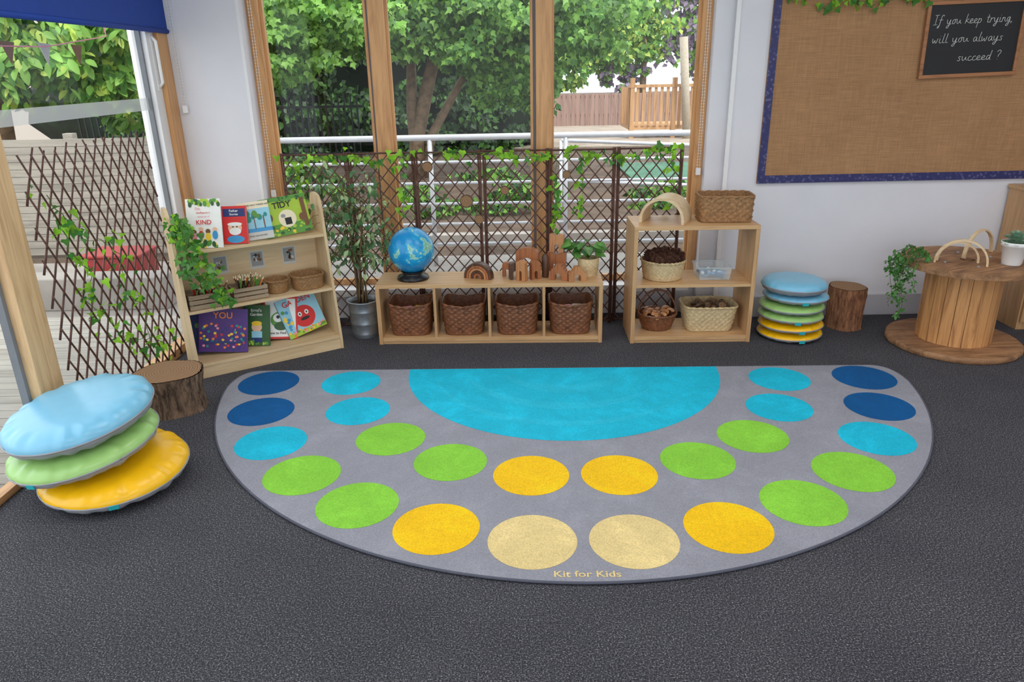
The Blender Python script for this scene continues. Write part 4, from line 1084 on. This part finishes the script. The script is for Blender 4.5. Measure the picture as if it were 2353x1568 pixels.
tree(-.6,10.3,-.12,'low green shrub bed behind railing',[],[(0,0,.3,1.3,.5,.32,1300),(-2.5,0,.4,1.0,.5,.5,1500),(3.0,.4,.2,1.1,.4,.25,800)],.09,[G1,G2,G3],RH,name='shrub')
tree(-7.4,11.0,-.12,'horse chestnut tree beyond board fence',[([(0,0,0),(.2,0,2),(.3,0,4)],.16)],[(0,-.4,2.3,1.8,1.0,.9,2800),(1.6,-.2,2.6,1.4,.8,.9,2400),(-2,-.3,1.7,1.5,.8,.7,1200),(2.2,0,1.5,.9,.5,.5,900)],.18,[G1,G2,G1,YG],OVAL)
hs=emp('brick_house',T(-20,24,-.12),'red brick house beyond the trees','house')
m,nt,b=newmat('red_brick'); v=coords(nt); br=nt.nodes.new('ShaderNodeTexBrick'); br.inputs['Scale'].default_value=4; br.inputs['Color1'].default_value=S(176,116,96); br.inputs['Color2'].default_value=S(156,98,80); br.inputs['Mortar'].default_value=S(200,190,180)
nt.links.new(v,br.inputs['Vector']); nt.links.new(br.outputs['Color'],b.inputs['Base Color'])
mk('house_wall',MB().box((0,0,0),(7,6,5)),m,hs)
mk('roof',MB().prism([(-.4,5),(7.4,5),(3.5,7.4)],-.3,6.3),fenceb,hs)
mb=MB()
for x in (1.2,4.6): mb.box((x,-.03,2.6),(x+1.2,0,3.8))
mk('house_window',mb,M['whitem'],hs)

# ------------------------------------------------------------ light
wd=bpy.data.worlds.new('sky_world'); SC.world=wd; wd.use_nodes=True
bg=wd.node_tree.nodes['Background']; bg.inputs['Color'].default_value=(.90,.95,1,1); bg.inputs['Strength'].default_value=2.25
sun=bpy.data.lights.new('sun','SUN'); sun.energy=2.6; sun.angle=R(14); sun.color=(1,.96,.88)
so=bpy.data.objects.new('sun',sun); C.objects.link(so); so.rotation_euler=(R(35),0,R(28))
def area(x,y,z,sx,sy,p,rot=(0,0,0),col=(1,.98,.95)):
    l=bpy.data.lights.new('added_fill_light','AREA'); l.shape='RECTANGLE'; l.size=sx; l.size_y=sy; l.energy=p; l.color=col  # fill light added under the ceiling to brighten the room, no fitting seen
    o=bpy.data.objects.new('added_fill_light',l); C.objects.link(o); o.location=(x,y,z); o.rotation_euler=rot
for x in (-.9,1.2,3.3):
    for y in (.9,3.2): area(x,y,2.86,1.2,1.2,15)
# ------------------------------------------------------------ camera
cam=bpy.data.cameras.new('camera'); co=bpy.data.objects.new('camera',cam); C.objects.link(co); SC.camera=co
cam.sensor_width=36; cam.lens=1680/2353*36; cam.clip_end=200
th=R(20.5); rho=R(1.1)
R0=Vector((1,0,0)); F=Vector((0,math.cos(th),-math.sin(th))); U0=Vector((0,math.sin(th),math.cos(th)))
Rc=math.cos(rho)*R0-math.sin(rho)*U0; Uc=math.sin(rho)*R0+math.cos(rho)*U0
mt=Matrix((Rc,Uc,-F)).transposed().to_4x4(); mt.translation=(0,0,1.8); co.matrix_world=mt
SC.view_settings.view_transform='Standard'
